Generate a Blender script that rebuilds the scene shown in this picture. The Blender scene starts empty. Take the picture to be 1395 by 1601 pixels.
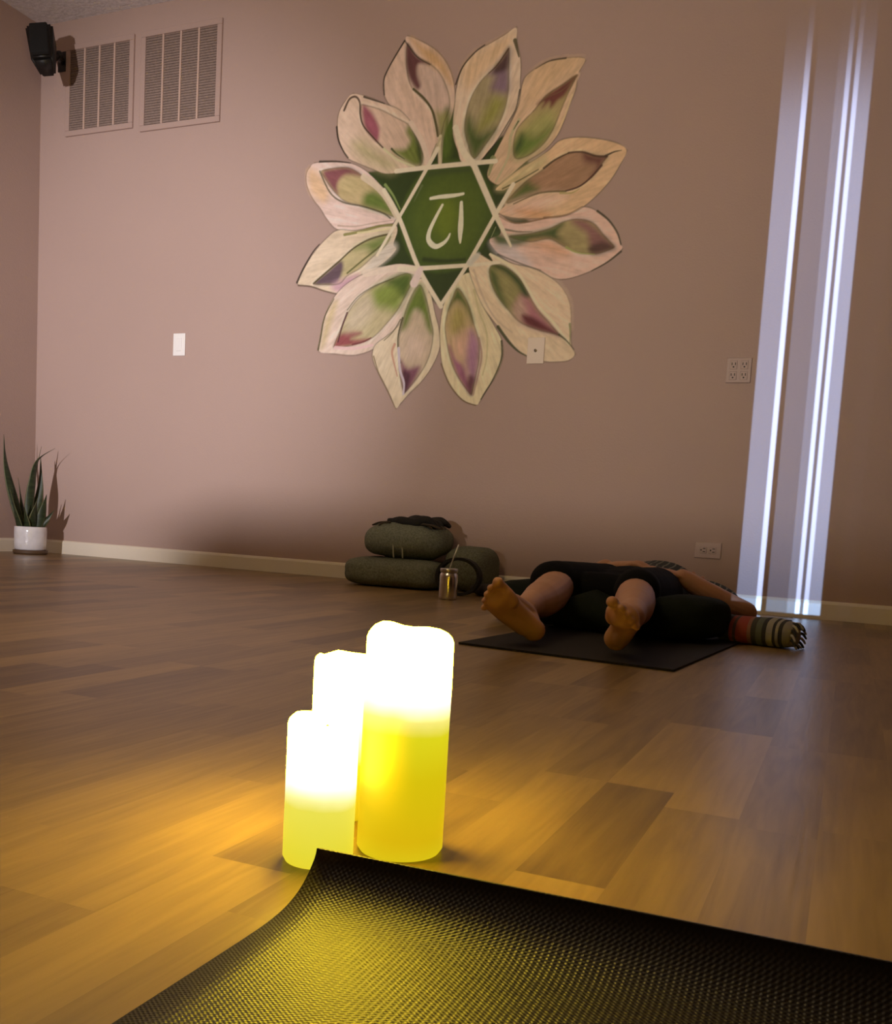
import bpy, bmesh, math, random
import numpy as np
from mathutils import Vector, Matrix, noise

# ------------------------------------------------------------------ camera
F_PX, CY_PX, CX_PX = 1485.0, 967.8, 697.5
YAW, PITCH, ROLL = 0.39723, -0.09896, 0.05889
CAM_H = 0.285
cp, sp = math.cos(PITCH), math.sin(PITCH)
FWD = np.array([-math.sin(YAW) * cp, math.cos(YAW) * cp, sp])
_rt = np.array([math.cos(YAW), math.sin(YAW), 0.0])
_up = np.cross(_rt, FWD)
RT = _rt * math.cos(ROLL) + _up * math.sin(ROLL)
UP = -_rt * math.sin(ROLL) + _up * math.cos(ROLL)
CAM = np.array([0, 0, CAM_H])
cam_data = bpy.data.cameras.new('camera')
cam = bpy.data.objects.new('camera', cam_data)
bpy.context.scene.collection.objects.link(cam)
cam_data.sensor_fit = 'VERTICAL'
cam_data.sensor_height = 24.0
cam_data.lens = F_PX / 1601 * 24.0
cam_data.shift_y = (CY_PX - 800.5) / 1601
cam_data.clip_start = 0.02
m = Matrix.Identity(4)
for i in range(3):
    m[i][0], m[i][1], m[i][2], m[i][3] = RT[i], UP[i], -FWD[i], CAM[i]
cam.matrix_world = m
sc = bpy.context.scene
sc.camera = cam
sc.view_settings.view_transform = 'Standard'
sc.view_settings.look = 'None'
sc.view_settings.gamma = 1
sc.view_settings.use_curve_mapping = False
sc.view_settings.exposure = 0.0

# room size (metres)
WALL_Y, LEFT_X, RIGHT_X, FRONT_Y, CEIL = 4.026, -4.228, 2.6, -3.0, 2.803

# ------------------------------------------------------------------ world and lights
w = bpy.data.worlds.new('world'); sc.world = w; w.use_nodes = True
w.node_tree.nodes['Background'].inputs[0].default_value = (0.05, 0.06, 0.10, 1)
w.node_tree.nodes['Background'].inputs[1].default_value = 0.15

def lamp(name, kind, loc, target, power, color, **kw):
    d = bpy.data.lights.new(name, kind)
    d.energy = power; d.color = color
    for k, v in kw.items(): setattr(d, k, v)
    o = bpy.data.objects.new(name, d)
    sc.collection.objects.link(o)
    o.location = loc
    if target is not None:
        o.rotation_euler = (Vector(target) - Vector(loc)).to_track_quat('-Z', 'Y').to_euler()
    return o

# lamp at the camera side of the room, low and to the left, lighting the far left corner
lamp('left_lamp', 'SPOT', (-1.70, -2.55, 0.95), (-3.45, 4.03, 1.22), 1150, (1.0, 0.95, 1.0),
     spot_size=math.radians(31), spot_blend=1.0, shadow_soft_size=0.06)
lamp('left_lamp_spill', 'SPOT', (-1.70, -2.55, 0.95), (-2.0, 4.03, 1.75), 470, (1.0, 0.88, 0.78),
     spot_size=math.radians(62), spot_blend=1.0, shadow_soft_size=0.06)
# added fill standing in for the dim warm ambient light of the room
lamp('room_glow', 'POINT', (-1.5, 1.5, 1.8), None, 28, (1.0, 0.76, 0.42), shadow_soft_size=0.25)
# street lamp outside, shining in through the gaps of the added blind
ST = (0.95, -12.0, 1.55)
lamp('street_lamp', 'SPOT', ST, (-0.25, 4.03, 1.02), 44000, (0.36, 0.57, 1.0),
     spot_size=math.radians(10.6), spot_blend=0.9, shadow_soft_size=0.005)

# ------------------------------------------------------------------ helpers
C = sc.collection
def ray(px, py):
    return RT * (px - CX_PX) / F_PX - UP * (py - CY_PX) / F_PX + FWD
def at(px, py, axis, v):
    d = ray(px, py)
    return CAM + d * (v - CAM[axis]) / d[axis]
def lin(c):
    return tuple(((x / 255) / 12.92 if x / 255 <= 0.04045 else ((x / 255 + 0.055) / 1.055) ** 2.4) for x in c)

def mat(name, color, rough=0.6, metal=0.0, spec=0.5, var=0.0, vscale=8, bump=0.0, bscale=60, stretch=(1, 1, 1), color2=None, sss=0, coat=0):
    m = bpy.data.materials.new(name); m.use_nodes = True
    nt = m.node_tree; b = nt.nodes['Principled BSDF']
    b.inputs['Base Color'].default_value = (*color, 1)
    b.inputs['Roughness'].default_value = rough
    b.inputs['Metallic'].default_value = metal
    b.inputs['Specular IOR Level'].default_value = spec
    if coat: b.inputs['Coat Weight'].default_value = coat; b.inputs['Coat Roughness'].default_value = 0.15
    tc = nt.nodes.new('ShaderNodeTexCoord'); mp = nt.nodes.new('ShaderNodeMapping')
    mp.inputs['Scale'].default_value = stretch
    nt.links.new(tc.outputs['Object'], mp.inputs['Vector'])
    if var > 0 or color2:
        n = nt.nodes.new('ShaderNodeTexNoise'); n.inputs['Scale'].default_value = vscale; n.inputs['Detail'].default_value = 4
        nt.links.new(mp.outputs[0], n.inputs['Vector'])
        r = nt.nodes.new('ShaderNodeValToRGB'); r.color_ramp.elements[0].position = 0.3; r.color_ramp.elements[1].position = 0.7
        c2 = color2 or tuple(min(1, c * (1 + var)) for c in color)
        c1 = color if color2 else tuple(c * (1 - var) for c in color)
        r.color_ramp.elements[0].color = (*c1, 1); r.color_ramp.elements[1].color = (*c2, 1)
        nt.links.new(n.outputs['Fac'], r.inputs[0]); nt.links.new(r.outputs[0], b.inputs['Base Color'])
    if bump:
        n2 = nt.nodes.new('ShaderNodeTexNoise'); n2.inputs['Scale'].default_value = bscale; n2.inputs['Detail'].default_value = 3
        nt.links.new(mp.outputs[0], n2.inputs['Vector'])
        bp = nt.nodes.new('ShaderNodeBump'); bp.inputs['Strength'].default_value = bump; bp.inputs['Distance'].default_value = 0.004
        nt.links.new(n2.outputs['Fac'], bp.inputs['Height']); nt.links.new(bp.outputs[0], b.inputs['Normal'])
    return m

def mesh_obj(name, bm, material, parent=None, smooth=True, loc=None):
    me = bpy.data.meshes.new(name)
    bmesh.ops.recalc_face_normals(bm, faces=bm.faces)
    bm.to_mesh(me); bm.free()
    if smooth:
        for p in me.polygons: p.use_smooth = True
    for mm in (material if isinstance(material, (list, tuple)) else [material]): me.materials.append(mm)
    o = bpy.data.objects.new(name, me); C.objects.link(o)
    if loc is not None: o.location = loc
    if parent: o.parent = parent
    return o
def empty(name, loc=(0, 0, 0), rz=0.0):
    o = bpy.data.objects.new(name, None); C.objects.link(o); o.location = loc; o.rotation_euler = (0, 0, rz)
    o.empty_display_size = 0.05
    return o
def tag(o, label, cat, group=None, kind=None):
    o['label'] = label; o['category'] = cat
    if group: o['group'] = group
    if kind: o['kind'] = kind
    return o
def struct(o, label=None):
    o['kind'] = 'structure'
    if label: o['label'] = label
    return o
def box(bm, x0, x1, y0, y1, z0, z1, bevel=0.0, seg=2, mat_i=0):
    vs = [bm.verts.new((x, y, z)) for x in (x0, x1) for y in (y0, y1) for z in (z0, z1)]
    q = [(0, 1, 3, 2), (4, 6, 7, 5), (0, 4, 5, 1), (2, 3, 7, 6), (0, 2, 6, 4), (1, 5, 7, 3)]
    fs = [bm.faces.new([vs[i] for i in f]) for f in q]
    for f in fs: f.material_index = mat_i
    if bevel:
        es = {e for f in fs for e in f.edges}
        bmesh.ops.bevel(bm, geom=list(es), offset=bevel, segments=seg, affect='EDGES', profile=0.5)
def cyl(bm, p, q, r0, r1=None, seg=20, cap=True):
    r1 = r0 if r1 is None else r1
    p, q = Vector(p), Vector(q); d = (q - p).normalized()
    a = d.orthogonal().normalized(); b = d.cross(a)
    A = [bm.verts.new(p + (a * math.cos(t) + b * math.sin(t)) * r0) for t in [2 * math.pi * i / seg for i in range(seg)]]
    B = [bm.verts.new(q + (a * math.cos(t) + b * math.sin(t)) * r1) for t in [2 * math.pi * i / seg for i in range(seg)]]
    for i in range(seg): bm.faces.new((A[i], A[(i + 1) % seg], B[(i + 1) % seg], B[i]))
    if cap: bm.faces.new(A[::-1]); bm.faces.new(B)
def lathe(bm, prof, seg=48, cx=0, cy=0, fn=None):
    rings = []
    for j, (r, z) in enumerate(prof):
        ring = []
        for i in range(seg):
            t = 2 * math.pi * i / seg
            rr, zz = (fn(j, t, r, z) if fn else (r, z))
            ring.append(bm.verts.new((cx + rr * math.cos(t), cy + rr * math.sin(t), zz)))
        rings.append(ring)
    for a, b in zip(rings, rings[1:]):
        for i in range(seg): bm.faces.new((a[i], a[(i + 1) % seg], b[(i + 1) % seg], b[i]))
    bm.faces.new(rings[0][::-1]); bm.faces.new(rings[-1])
    return rings
def tube(bm, pts, radii, seg=14, up=(0, 0, 1), flat=1.0, caps=True):
    """rounded tube through pts; radii per point; flat scales the radius along `up`"""
    P = [Vector(p) for p in pts]; n = len(P)
    # resample with catmull-rom
    S, Rr = [], []
    for i in range(n - 1):
        p0, p1, p2, p3 = P[max(i - 1, 0)], P[i], P[i + 1], P[min(i + 2, n - 1)]
        for k in range(6):
            t = k / 6
            S.append(0.5 * ((2 * p1) + (p2 - p0) * t + (2 * p0 - 5 * p1 + 4 * p2 - p3) * t * t + (3 * p1 - p0 - 3 * p2 + p3) * t ** 3))
            Rr.append(radii[i] * (1 - t) + radii[i + 1] * t)
    S.append(P[-1]); Rr.append(radii[-1])
    T = [(S[min(i + 1, len(S) - 1)] - S[max(i - 1, 0)]).normalized() for i in range(len(S))]
    if caps:
        h, t = [], []
        for k in range(1, 5):
            a = math.pi / 2 * k / 5
            h.append((S[0] - T[0] * Rr[0] * math.sin(a), Rr[0] * math.cos(a), T[0]))
            t.append((S[-1] + T[-1] * Rr[-1] * math.sin(a), Rr[-1] * math.cos(a), T[-1]))
        seq = h[::-1] + list(zip(S, Rr, T)) + t
    else:
        seq = list(zip(S, Rr, T))
    U = Vector(up); rings = []
    for c, r, d in seq:
        s = d.cross(U)
        if s.length < 1e-3: s = d.orthogonal()
        s.normalize(); v = s.cross(d).normalized()
        rings.append([bm.verts.new(c + s * math.cos(a) * r + v * math.sin(a) * r * flat) for a in [2 * math.pi * i / seg for i in range(seg)]])
    for a, b in zip(rings, rings[1:]):
        for i in range(seg): bm.faces.new((a[i], a[(i + 1) % seg], b[(i + 1) % seg], b[i]))
    bm.faces.new(rings[0][::-1]); bm.faces.new(rings[-1])
def ellipsoid(bm, c, r, rot=None, u=20, v=14):
    M = Matrix.Translation(c) @ ((rot or Matrix.Identity(3)).to_4x4()) @ Matrix.Diagonal((*r, 1))
    bmesh.ops.create_uvsphere(bm, u_segments=u, v_segments=v, radius=1, matrix=M)
def remesh(o, size, smooth=3):
    md = o.modifiers.new('remesh', 'REMESH'); md.mode = 'VOXEL'; md.voxel_size = size; md.use_smooth_shade = True
    if smooth:
        s = o.modifiers.new('smooth', 'SMOOTH'); s.iterations = smooth; s.factor = 0.5

# ------------------------------------------------------------------ materials
WALL_ALB = (0.45, 0.325, 0.285)
M_wall = mat('wall_paint', WALL_ALB, rough=0.55, spec=0.3, var=0.02, vscale=1.5, bump=0.22, bscale=130)
M_plate = mat('painted_plate', WALL_ALB, rough=0.4, spec=0.4)
M_ceil = mat('popcorn_ceiling', (0.74, 0.70, 0.74), rough=0.9, spec=0.1, var=0.12, vscale=45, bump=1.0, bscale=70)
M_base = mat('baseboard_paint', (0.80, 0.72, 0.60), rough=0.4, bump=0.05)
M_black = mat('black_plastic', (0.006, 0.006, 0.006), rough=0.45)
M_slot = mat('dark_slot', (0.02, 0.014, 0.01), rough=0.7)
M_white = mat('white_plastic', (0.85, 0.83, 0.82), rough=0.3)
M_filter = mat('grille_filter', (0.27, 0.195, 0.165), rough=0.9, var=0.15, vscale=90)

# ------------------------------------------------------------------ structure
def quad_slab(name, x0, x1, y0, y1, z0, z1, m):
    bm = bmesh.new(); box(bm, x0, x1, y0, y1, z0, z1)
    return struct(mesh_obj(name, bm, m, smooth=False))
quad_slab('wall_back', LEFT_X - 0.1, RIGHT_X + 0.1, WALL_Y, WALL_Y + 0.1, 0, CEIL, M_wall)
quad_slab('wall_left', LEFT_X - 0.1, LEFT_X, FRONT_Y, WALL_Y, 0, CEIL, M_wall)
quad_slab('wall_right', RIGHT_X, RIGHT_X + 0.1, FRONT_Y, WALL_Y, 0, CEIL, M_wall)
quad_slab('ceiling', LEFT_X - 0.1, RIGHT_X + 0.1, FRONT_Y - 0.1, WALL_Y + 0.1, CEIL, CEIL + 0.1, M_ceil)

# front wall (behind the camera) with the tall glazed opening the street light comes through
def wx2b(x):      # back-wall x -> x in the plane of the blind
    return ST[0] + (x - ST[0]) * (FRONT_Y - 0.05 - ST[1]) / (WALL_Y - ST[1])
OP0, OP1 = wx2b(-0.75), wx2b(0.55)
bm = bmesh.new()
box(bm, LEFT_X - 0.1, OP0, FRONT_Y - 0.1, FRONT_Y, 0, CEIL)
box(bm, OP1, RIGHT_X + 0.1, FRONT_Y - 0.1, FRONT_Y, 0, CEIL)
box(bm, OP0, OP1, FRONT_Y - 0.1, FRONT_Y, 2.35, CEIL)
box(bm, OP0, OP1, FRONT_Y - 0.1, FRONT_Y, 0, 0.687)
struct(mesh_obj('wall_front', bm, M_wall, smooth=False))

def sheer(name, t, col=(0.5, 0.5, 0.5)):
    m = bpy.data.materials.new(name); m.use_nodes = True; nt = m.node_tree
    nt.nodes.clear()
    o = nt.nodes.new('ShaderNodeOutputMaterial'); mx = nt.nodes.new('ShaderNodeMixShader')
    d = nt.nodes.new('ShaderNodeBsdfDiffuse'); tr = nt.nodes.new('ShaderNodeBsdfTransparent')
    d.inputs[0].default_value = (*col, 1); mx.inputs[0].default_value = t
    nt.links.new(d.outputs[0], mx.inputs[1]); nt.links.new(tr.outputs[0], mx.inputs[2]); nt.links.new(mx.outputs[0], o.inputs[0])
    return m
# slats of the unseen blind added to shape the light streaks: (left edge, right edge on the wall they shade, how much light they pass); bright lines are the open gaps
slats = [(-0.85, -0.412, 0.0), (-0.412, -0.334, 0.50), (-0.314, -0.294, 0.03), (-0.294, -0.215, 0.34), (-0.215, -0.184, 0.46),
         (-0.167, -0.153, 0.34), (-0.136, -0.090, 0.58), (-0.090, -0.03, 0.0), (-0.03, 0.02, 0.05), (0.02, 0.65, 0.004)]
bl = empty('added_streak_blind', (0, FRONT_Y - 0.05, 0))
tag(bl, 'unseen vertical blind added behind the viewer to shape the light streaks', 'blind')
for a, b, t in slats:
    bm = bmesh.new(); box(bm, wx2b(a), wx2b(b), -0.0005, 0.0005, 0.20, 2.40)
    mesh_obj('slat', bm, sheer('sheer_slat', t) if t > 0 else M_slot, bl, smooth=False)

# unseen low cabinet added in front of the lamp to shade the lower back wall
M_oak = mat('oak_veneer', (0.30, 0.19, 0.10), rough=0.5, var=0.15, vscale=6, stretch=(8, 1, 1))
cab = empty('added_shade_cabinet', (-1.45, -1.2, 0)); tag(cab, 'unseen low oak cabinet added behind the viewer to shade the lower wall', 'cabinet')
bm = bmesh.new(); box(bm, -0.54, 0.54, -0.18, 0.18, 0.06, 0.768, 0.004); mesh_obj('body', bm, M_oak, cab, smooth=False)
bm = bmesh.new(); box(bm, -0.56, 0.56, -0.195, 0.195, 0.768, 0.788, 0.004); mesh_obj('top', bm, M_oak, cab, smooth=False)
for dx in (-0.27, 0.27):
    bm = bmesh.new(); box(bm, dx - 0.262, dx + 0.262, 0.18, 0.197, 0.07, 0.745, 0.003); dr = mesh_obj('door', bm, M_oak, cab, smooth=False)
    bm = bmesh.new(); cyl(bm, (dx * 0.2, 0.197, 0.5), (dx * 0.2, 0.222, 0.5), 0.012, seg=14); mesh_obj('knob', bm, M_black, dr)
for dx in (-0.5, 0.5):
    for dy in (-0.14, 0.14):
        bm = bmesh.new(); cyl(bm, (dx, dy, 0), (dx, dy, 0.06), 0.018, 0.022, seg=14); mesh_obj('leg', bm, M_oak, cab)
m = sheer('streak_fade_net', 1.0); nt = m.node_tree  # graded sheer strip added to fade the upper ends of the light streaks
tcv = nt.nodes.new('ShaderNodeTexCoord'); sxv = nt.nodes.new('ShaderNodeSeparateXYZ'); nt.links.new(tcv.outputs['Object'], sxv.inputs[0])
mrv = nt.nodes.new('ShaderNodeMapRange'); mrv.interpolation_type = 'SMOOTHSTEP'
for i_, v_ in ((1, 1.72), (2, 2.10), (3, 1.0), (4, 0.0)): mrv.inputs[i_].default_value = v_
nt.links.new(sxv.outputs[2], mrv.inputs[0]); nt.links.new(mrv.outputs[0], nt.nodes['Mix Shader'].inputs[0])
bm = bmesh.new(); box(bm, OP0 - 0.05, OP1 + 0.05, 0.034, 0.035, 1.70, 2.42)
mesh_obj('streak_fade_valance', bm, m, bl, smooth=False)
# baseboards
BH, BT = 0.073, 0.015
def baseboard(name, pts):      # pts: profile extruded between two corner points with inward normal
    (xa, ya), (xb, yb), (nx, ny) = pts
    prof = [(0, 0), (BT, 0), (BT, BH - 0.012), (BT - 0.004, BH - 0.004), (BT - 0.009, BH), (0, BH)]
    bm = bmesh.new()
    A = [bm.verts.new((xa + nx * d, ya + ny * d, z)) for d, z in prof]
    B = [bm.verts.new((xb + nx * d, yb + ny * d, z)) for d, z in prof]
    k = len(prof)
    for i in range(k): bm.faces.new((A[i], A[(i + 1) % k], B[(i + 1) % k], B[i]))
    bm.faces.new(A[::-1]); bm.faces.new(B)
    return struct(mesh_obj(name, bm, M_base, smooth=False))
baseboard('baseboard_back', ((LEFT_X, WALL_Y), (RIGHT_X, WALL_Y), (0, -1)))
baseboard('baseboard_left', ((LEFT_X, FRONT_Y), (LEFT_X, WALL_Y - BT), (1, 0)))
baseboard('baseboard_right', ((RIGHT_X, FRONT_Y), (RIGHT_X, WALL_Y - BT), (-1, 0)))

# ------------------------------------------------------------------ floor: strips 77 mm wide, each strip cut into boards
def build_floor():
    rnd = random.Random(4)
    SW, X0 = 0.0767, -0.0040
    known = {   # strip index -> list of (y joints), tones between
        -2: ([0.95, 1.66, 2.3], [.55, .62, .25, .5]),
        -1: ([1.012, 1.412, 2.19], [.60, .62, .30, .45]),
        0: ([0.98, 1.408, 2.19], [.42, .45, .5, .30]),
        1: ([0.62, 1.005, 1.47, 1.835, 2.3], [.45, .50, .88, .22, .62, .4]),
        2: ([0.74, 1.068, 1.48, 1.80, 2.3], [.85, .15, .80, .25, .3, .45]),
        3: ([0.66, 1.072, 1.50, 1.80, 2.2], [.55, .66, .42, .4, .42, .30]),
        4: ([0.55, 0.922, 1.40, 1.73, 2.05], [.55, .42, .62, .35, .55, .4]),
        5: ([0.35, 0.635, 1.02, 1.40, 1.72], [.6, .85, .25, .5, .55, .25]),
        6: ([0.503, 0.90, 1.25], [.5, .74, .5, .35]),
        7: ([0.503, 0.84, 1.2], [.30, .62, .4, .5]),
        8: ([0.62, 1.0, 1.30], [.6, .55, .62, .3]),
        9: ([0.57, 0.99, 1.35], [.3, .4, .28, .5]),
        10: ([0.75, 1.16], [.35, .3, .45]),
    }
    verts, faces, tone = [], [], []
    i0, i1 = int((X0 - RIGHT_X) / SW) - 1, int((X0 - LEFT_X) / SW) + 1
    for i in range(i0, i1 + 1):
        xr = min(X0 - SW * i, RIGHT_X + 0.1); xl = max(X0 - SW * (i + 1), LEFT_X - 0.1)
        if xr <= xl: continue
        joints, tones = known.get(i, ([], []))
        if joints:
            ys = list(joints); ts = list(tones)
            while ys[-1] < WALL_Y: ys.append(ys[-1] + rnd.uniform(0.32, 0.46)); ts.append(rnd.uniform(.15, .8))
            pre, pt = [], []
            y = ys[0]
            while y > FRONT_Y - 0.1: y -= rnd.uniform(0.32, 0.46); pre.append(y); pt.append(rnd.uniform(.2, .8))
            ys = pre[::-1] + ys; ts = pt[::-1] + ts
            bounds = ys; vals = ts[:len(ys) + 1]
        else:
            y = FRONT_Y - 0.1 - rnd.uniform(0, .4); bounds = [y]
            while bounds[-1] < WALL_Y: bounds.append(bounds[-1] + rnd.uniform(0.32, 0.46))
            vals = [0.5] + [min(1, max(0, rnd.gauss(.48, .2))) for _ in bounds]
        for k in range(len(bounds) - 1):
            ya, yb = max(bounds[k], FRONT_Y - 0.1), min(bounds[k + 1], WALL_Y + 0.05)
            if yb <= ya: continue
            t = vals[k + 1] if k + 1 < len(vals) else 0.5
            b = len(verts)
            verts += [(xl, ya, 0), (xr, ya, 0), (xr, yb, 0), (xl, yb, 0)]
            faces.append((b, b + 1, b + 2, b + 3)); tone.append((t, rnd.random(), rnd.random(), 1))
    # underside
    b = len(verts)
    X, Xb, Y, Yb = LEFT_X - 0.1, RIGHT_X + 0.1, FRONT_Y - 0.1, WALL_Y + 0.05
    verts += [(X, Y, -0.05), (Xb, Y, -0.05), (Xb, Yb, -0.05), (X, Yb, -0.05)]
    faces.append((b, b + 3, b + 2, b + 1)); tone.append((.5, .5, .5, 1))
    me = bpy.data.meshes.new('floor'); me.from_pydata(verts, [], faces)
    at_ = me.attributes.new('plank', 'FLOAT_COLOR', 'CORNER')
    at_.data.foreach_set('color', np.repeat(np.array(tone, 'f'), 4, axis=0).ravel())
    m = bpy.data.materials.new('laminate_planks'); m.use_nodes = True; nt = m.node_tree; N = nt.nodes.new; L = nt.links.new
    bs = nt.nodes['Principled BSDF']
    a = N('ShaderNodeAttribute'); a.attribute_name = 'plank'
    sep = N('ShaderNodeSeparateColor'); L(a.outputs['Color'], sep.inputs[0])
    tc = N('ShaderNodeTexCoord')
    # per-board shift of the grain
    cmb = N('ShaderNodeCombineXYZ')
    mu = N('ShaderNodeMath'); mu.operation = 'MULTIPLY'; mu.inputs[1].default_value = 37; L(sep.outputs[1], mu.inputs[0]); L(mu.outputs[0], cmb.inputs[2])
    mu2 = N('ShaderNodeMath'); mu2.operation = 'MULTIPLY'; mu2.inputs[1].default_value = 11; L(sep.outputs[2], mu2.inputs[0]); L(mu2.outputs[0], cmb.inputs[1])
    ad = N('ShaderNodeVectorMath'); ad.operation = 'ADD'; L(tc.outputs['Object'], ad.inputs[0]); L(cmb.outputs[0], ad.inputs[1])
    mp = N('ShaderNodeMapping'); mp.inputs['Scale'].default_value = (38, 3.2, 1); L(ad.outputs[0], mp.inputs[0])
    n1 = N('ShaderNodeTexNoise'); n1.inputs['Scale'].default_value = 1.0; n1.inputs['Detail'].default_value = 6; n1.inputs['Distortion'].default_value = 1.6
    L(mp.outputs[0], n1.inputs['Vector'])
    mp2 = N('ShaderNodeMapping'); mp2.inputs['Scale'].default_value = (160, 9, 1); L(ad.outputs[0], mp2.inputs[0])
    n2 = N('ShaderNodeTexNoise'); n2.inputs['Scale'].default_value = 1.0; n2.inputs['Detail'].default_value = 3; L(mp2.outputs[0], n2.inputs['Vector'])
    r = N('ShaderNodeValToRGB'); r.color_ramp.elements[0].position = 0.0; r.color_ramp.elements[1].position = 1.0
    r.color_ramp.elements[0].color = (0.125, 0.075, 0.030, 1); r.color_ramp.elements[1].color = (0.36, 0.232, 0.098, 1)
    # tone + grain
    g = N('ShaderNodeMath'); g.operation = 'MULTIPLY_ADD'; g.inputs[1].default_value = 1.0; g.inputs[2].default_value = -0.5; L(n1.outputs['Fac'], g.inputs[0])
    g2 = N('ShaderNodeMath'); g2.operation = 'MULTIPLY_ADD'; g2.inputs[1].default_value = 0.35; g2.inputs[2].default_value = -0.175; L(n2.outputs['Fac'], g2.inputs[0])
    s1 = N('ShaderNodeMath'); L(sep.outputs[0], s1.inputs[0]); L(g.outputs[0], s1.inputs[1])
    s2 = N('ShaderNodeMath'); L(s1.outputs[0], s2.inputs[0]); L(g2.outputs[0], s2.inputs[1])
    L(s2.outputs[0], r.inputs[0]); L(r.outputs[0], bs.inputs['Base Color'])
    bs.inputs['Roughness'].default_value = 0.33; bs.inputs['Specular IOR Level'].default_value = 0.48
    bp = N('ShaderNodeBump'); bp.inputs['Strength'].default_value = 0.12; bp.inputs['Distance'].default_value = 0.002
    L(n2.outputs['Fac'], bp.inputs['Height']); L(bp.outputs[0], bs.inputs['Normal'])
    me.materials.append(m)
    o = bpy.data.objects.new('floor', me); C.objects.link(o); struct(o)
build_floor()

# ------------------------------------------------------------------ wall painting (painted lotus with hexagram)
def smooth_pts(P, closed, k=5):
    P = np.array(P, float); n = len(P); out = []
    for i in range(n if closed else n - 1):
        p0, p1, p2, p3 = (P[(i - 1) % n], P[i], P[(i + 1) % n], P[(i + 2) % n]) if closed else (P[max(i - 1, 0)], P[i], P[i + 1], P[min(i + 2, n - 1)])
        for j in range(k):
            t = j / k
            out.append(0.5 * (2 * p1 + (p2 - p0) * t + (2 * p0 - 5 * p1 + 4 * p2 - p3) * t * t + (3 * p1 - p0 - 3 * p2 + p3) * t ** 3))
    if not closed: out.append(P[-1])
    return np.array(out)
def crop(ox, oy, s):
    return lambda pts: [(ox + x / s, oy + y / s) for x, y in pts]
c1, c2, c3, c4, c5 = crop(440, 20, 4.982), crop(700, 20, 4.65), crop(440, 320, 4.85), crop(690, 320, 4.5), crop(590, 210, 5.718)
def to_wall(pts):
    return np.array([at(x, y, 1, WALL_Y)[[0, 2]] for x, y in pts])
PXM = 0.0029
class Painting:
    def __init__(s, x0, x1, z0, z1, step):
        s.x = np.arange(x0, x1, step); s.z = np.arange(z0, z1, step)
        s.X, s.Z = np.meshgrid(s.x, s.z)
        s.col = np.zeros(s.X.shape + (3,)); s.col[:] = WALL_ALB
        s.a = np.zeros(s.X.shape); s.own = np.full(s.X.shape, -1)
        s.step = step; s.part = 0; s.k = 1.36
        rs = np.random.RandomState(3)
        s.nz = rs.rand(*s.X.shape)
    def _put(s, sl, al, color):
        c = np.array(lin(color)) * s.k; c = np.clip(c, 0, 0.85)
        s.col[sl] = s.col[sl] * (1 - al[..., None]) + c * al[..., None]
        s.a[sl] = s.a[sl] + al * (1 - s.a[sl])
        s.own[sl] = np.where(al > 0.5, s.part, s.own[sl])
    def _box(s, P, mrg):
        i0, i1 = np.searchsorted(s.x, [P[:, 0].min() - mrg, P[:, 0].max() + mrg]); j0, j1 = np.searchsorted(s.z, [P[:, 1].min() - mrg, P[:, 1].max() + mrg])
        return (slice(j0, j1), slice(i0, i1))
    def _dist(s, X, Z, P, W=None):
        d = np.full(X.shape, 9.0); wv = np.zeros(X.shape)
        for i in range(len(P) - 1):
            a, b = P[i], P[i + 1]; ab = b - a; L = ab @ ab + 1e-12
            t = np.clip(((X - a[0]) * ab[0] + (Z - a[1]) * ab[1]) / L, 0, 1)
            q = np.hypot(X - a[0] - t * ab[0], Z - a[1] - t * ab[1])
            if W is None: d = np.minimum(d, q)
            else:
                q = q - (W[i] + (W[i + 1] - W[i]) * t); d = np.minimum(d, q)
        return d
    def fill(s, pts, color, feather=1.0, opacity=1.0, raw=True):
        P = smooth_pts(to_wall(pts), True); f = feather * PXM
        sl = s._box(P, f); X, Z = s.X[sl], s.Z[sl]
        Q = np.vstack([P, P[:1]]); d = s._dist(X, Z, Q)
        ins = np.zeros(X.shape, bool)
        for i in range(len(P)):
            (x1, z1), (x2, z2) = Q[i], Q[i + 1]
            if z1 == z2: continue
            ins ^= ((z1 > Z) != (z2 > Z)) & (X < (x2 - x1) * (Z - z1) / (z2 - z1) + x1)
        sd = np.where(ins, -d, d)
        al = np.clip(0.5 - sd / (2 * f), 0, 1); al = al * al * (3 - 2 * al) * opacity
        s._put(sl, al, color)
    def stroke(s, pts, w, color, w2=None, soft=0.6, opacity=1.0, mid=None):
        P = smooth_pts(to_wall(pts), False); n = len(P); t = np.linspace(0, 1, n)
        w2 = w if w2 is None else w2
        W = (w * (1 - t) + w2 * t) / 2 * PXM
        if mid is not None: W = (np.interp(t, [0, .5, 1], [w, mid, w2])) / 2 * PXM
        f = soft * PXM; sl = s._box(P, W.max() + f); d = s._dist(s.X[sl], s.Z[sl], P, W)
        al = np.clip(0.5 - d / (2 * f), 0, 1) * opacity
        s._put(sl, al, color)
def _vnoise(u, v, seed):
    rs = np.random.RandomState(seed); G = rs.rand(64, 64)
    iu, iv = np.floor(u).astype(int), np.floor(v).astype(int); fu, fv = u - iu, v - iv
    fu, fv = fu * fu * (3 - 2 * fu), fv * fv * (3 - 2 * fv)
    g = lambda a, b: G[a % 64, b % 64]
    return (g(iu, iv) * (1 - fu) + g(iu + 1, iv) * fu) * (1 - fv) + (g(iu, iv + 1) * (1 - fu) + g(iu + 1, iv + 1) * fu) * fv
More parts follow.
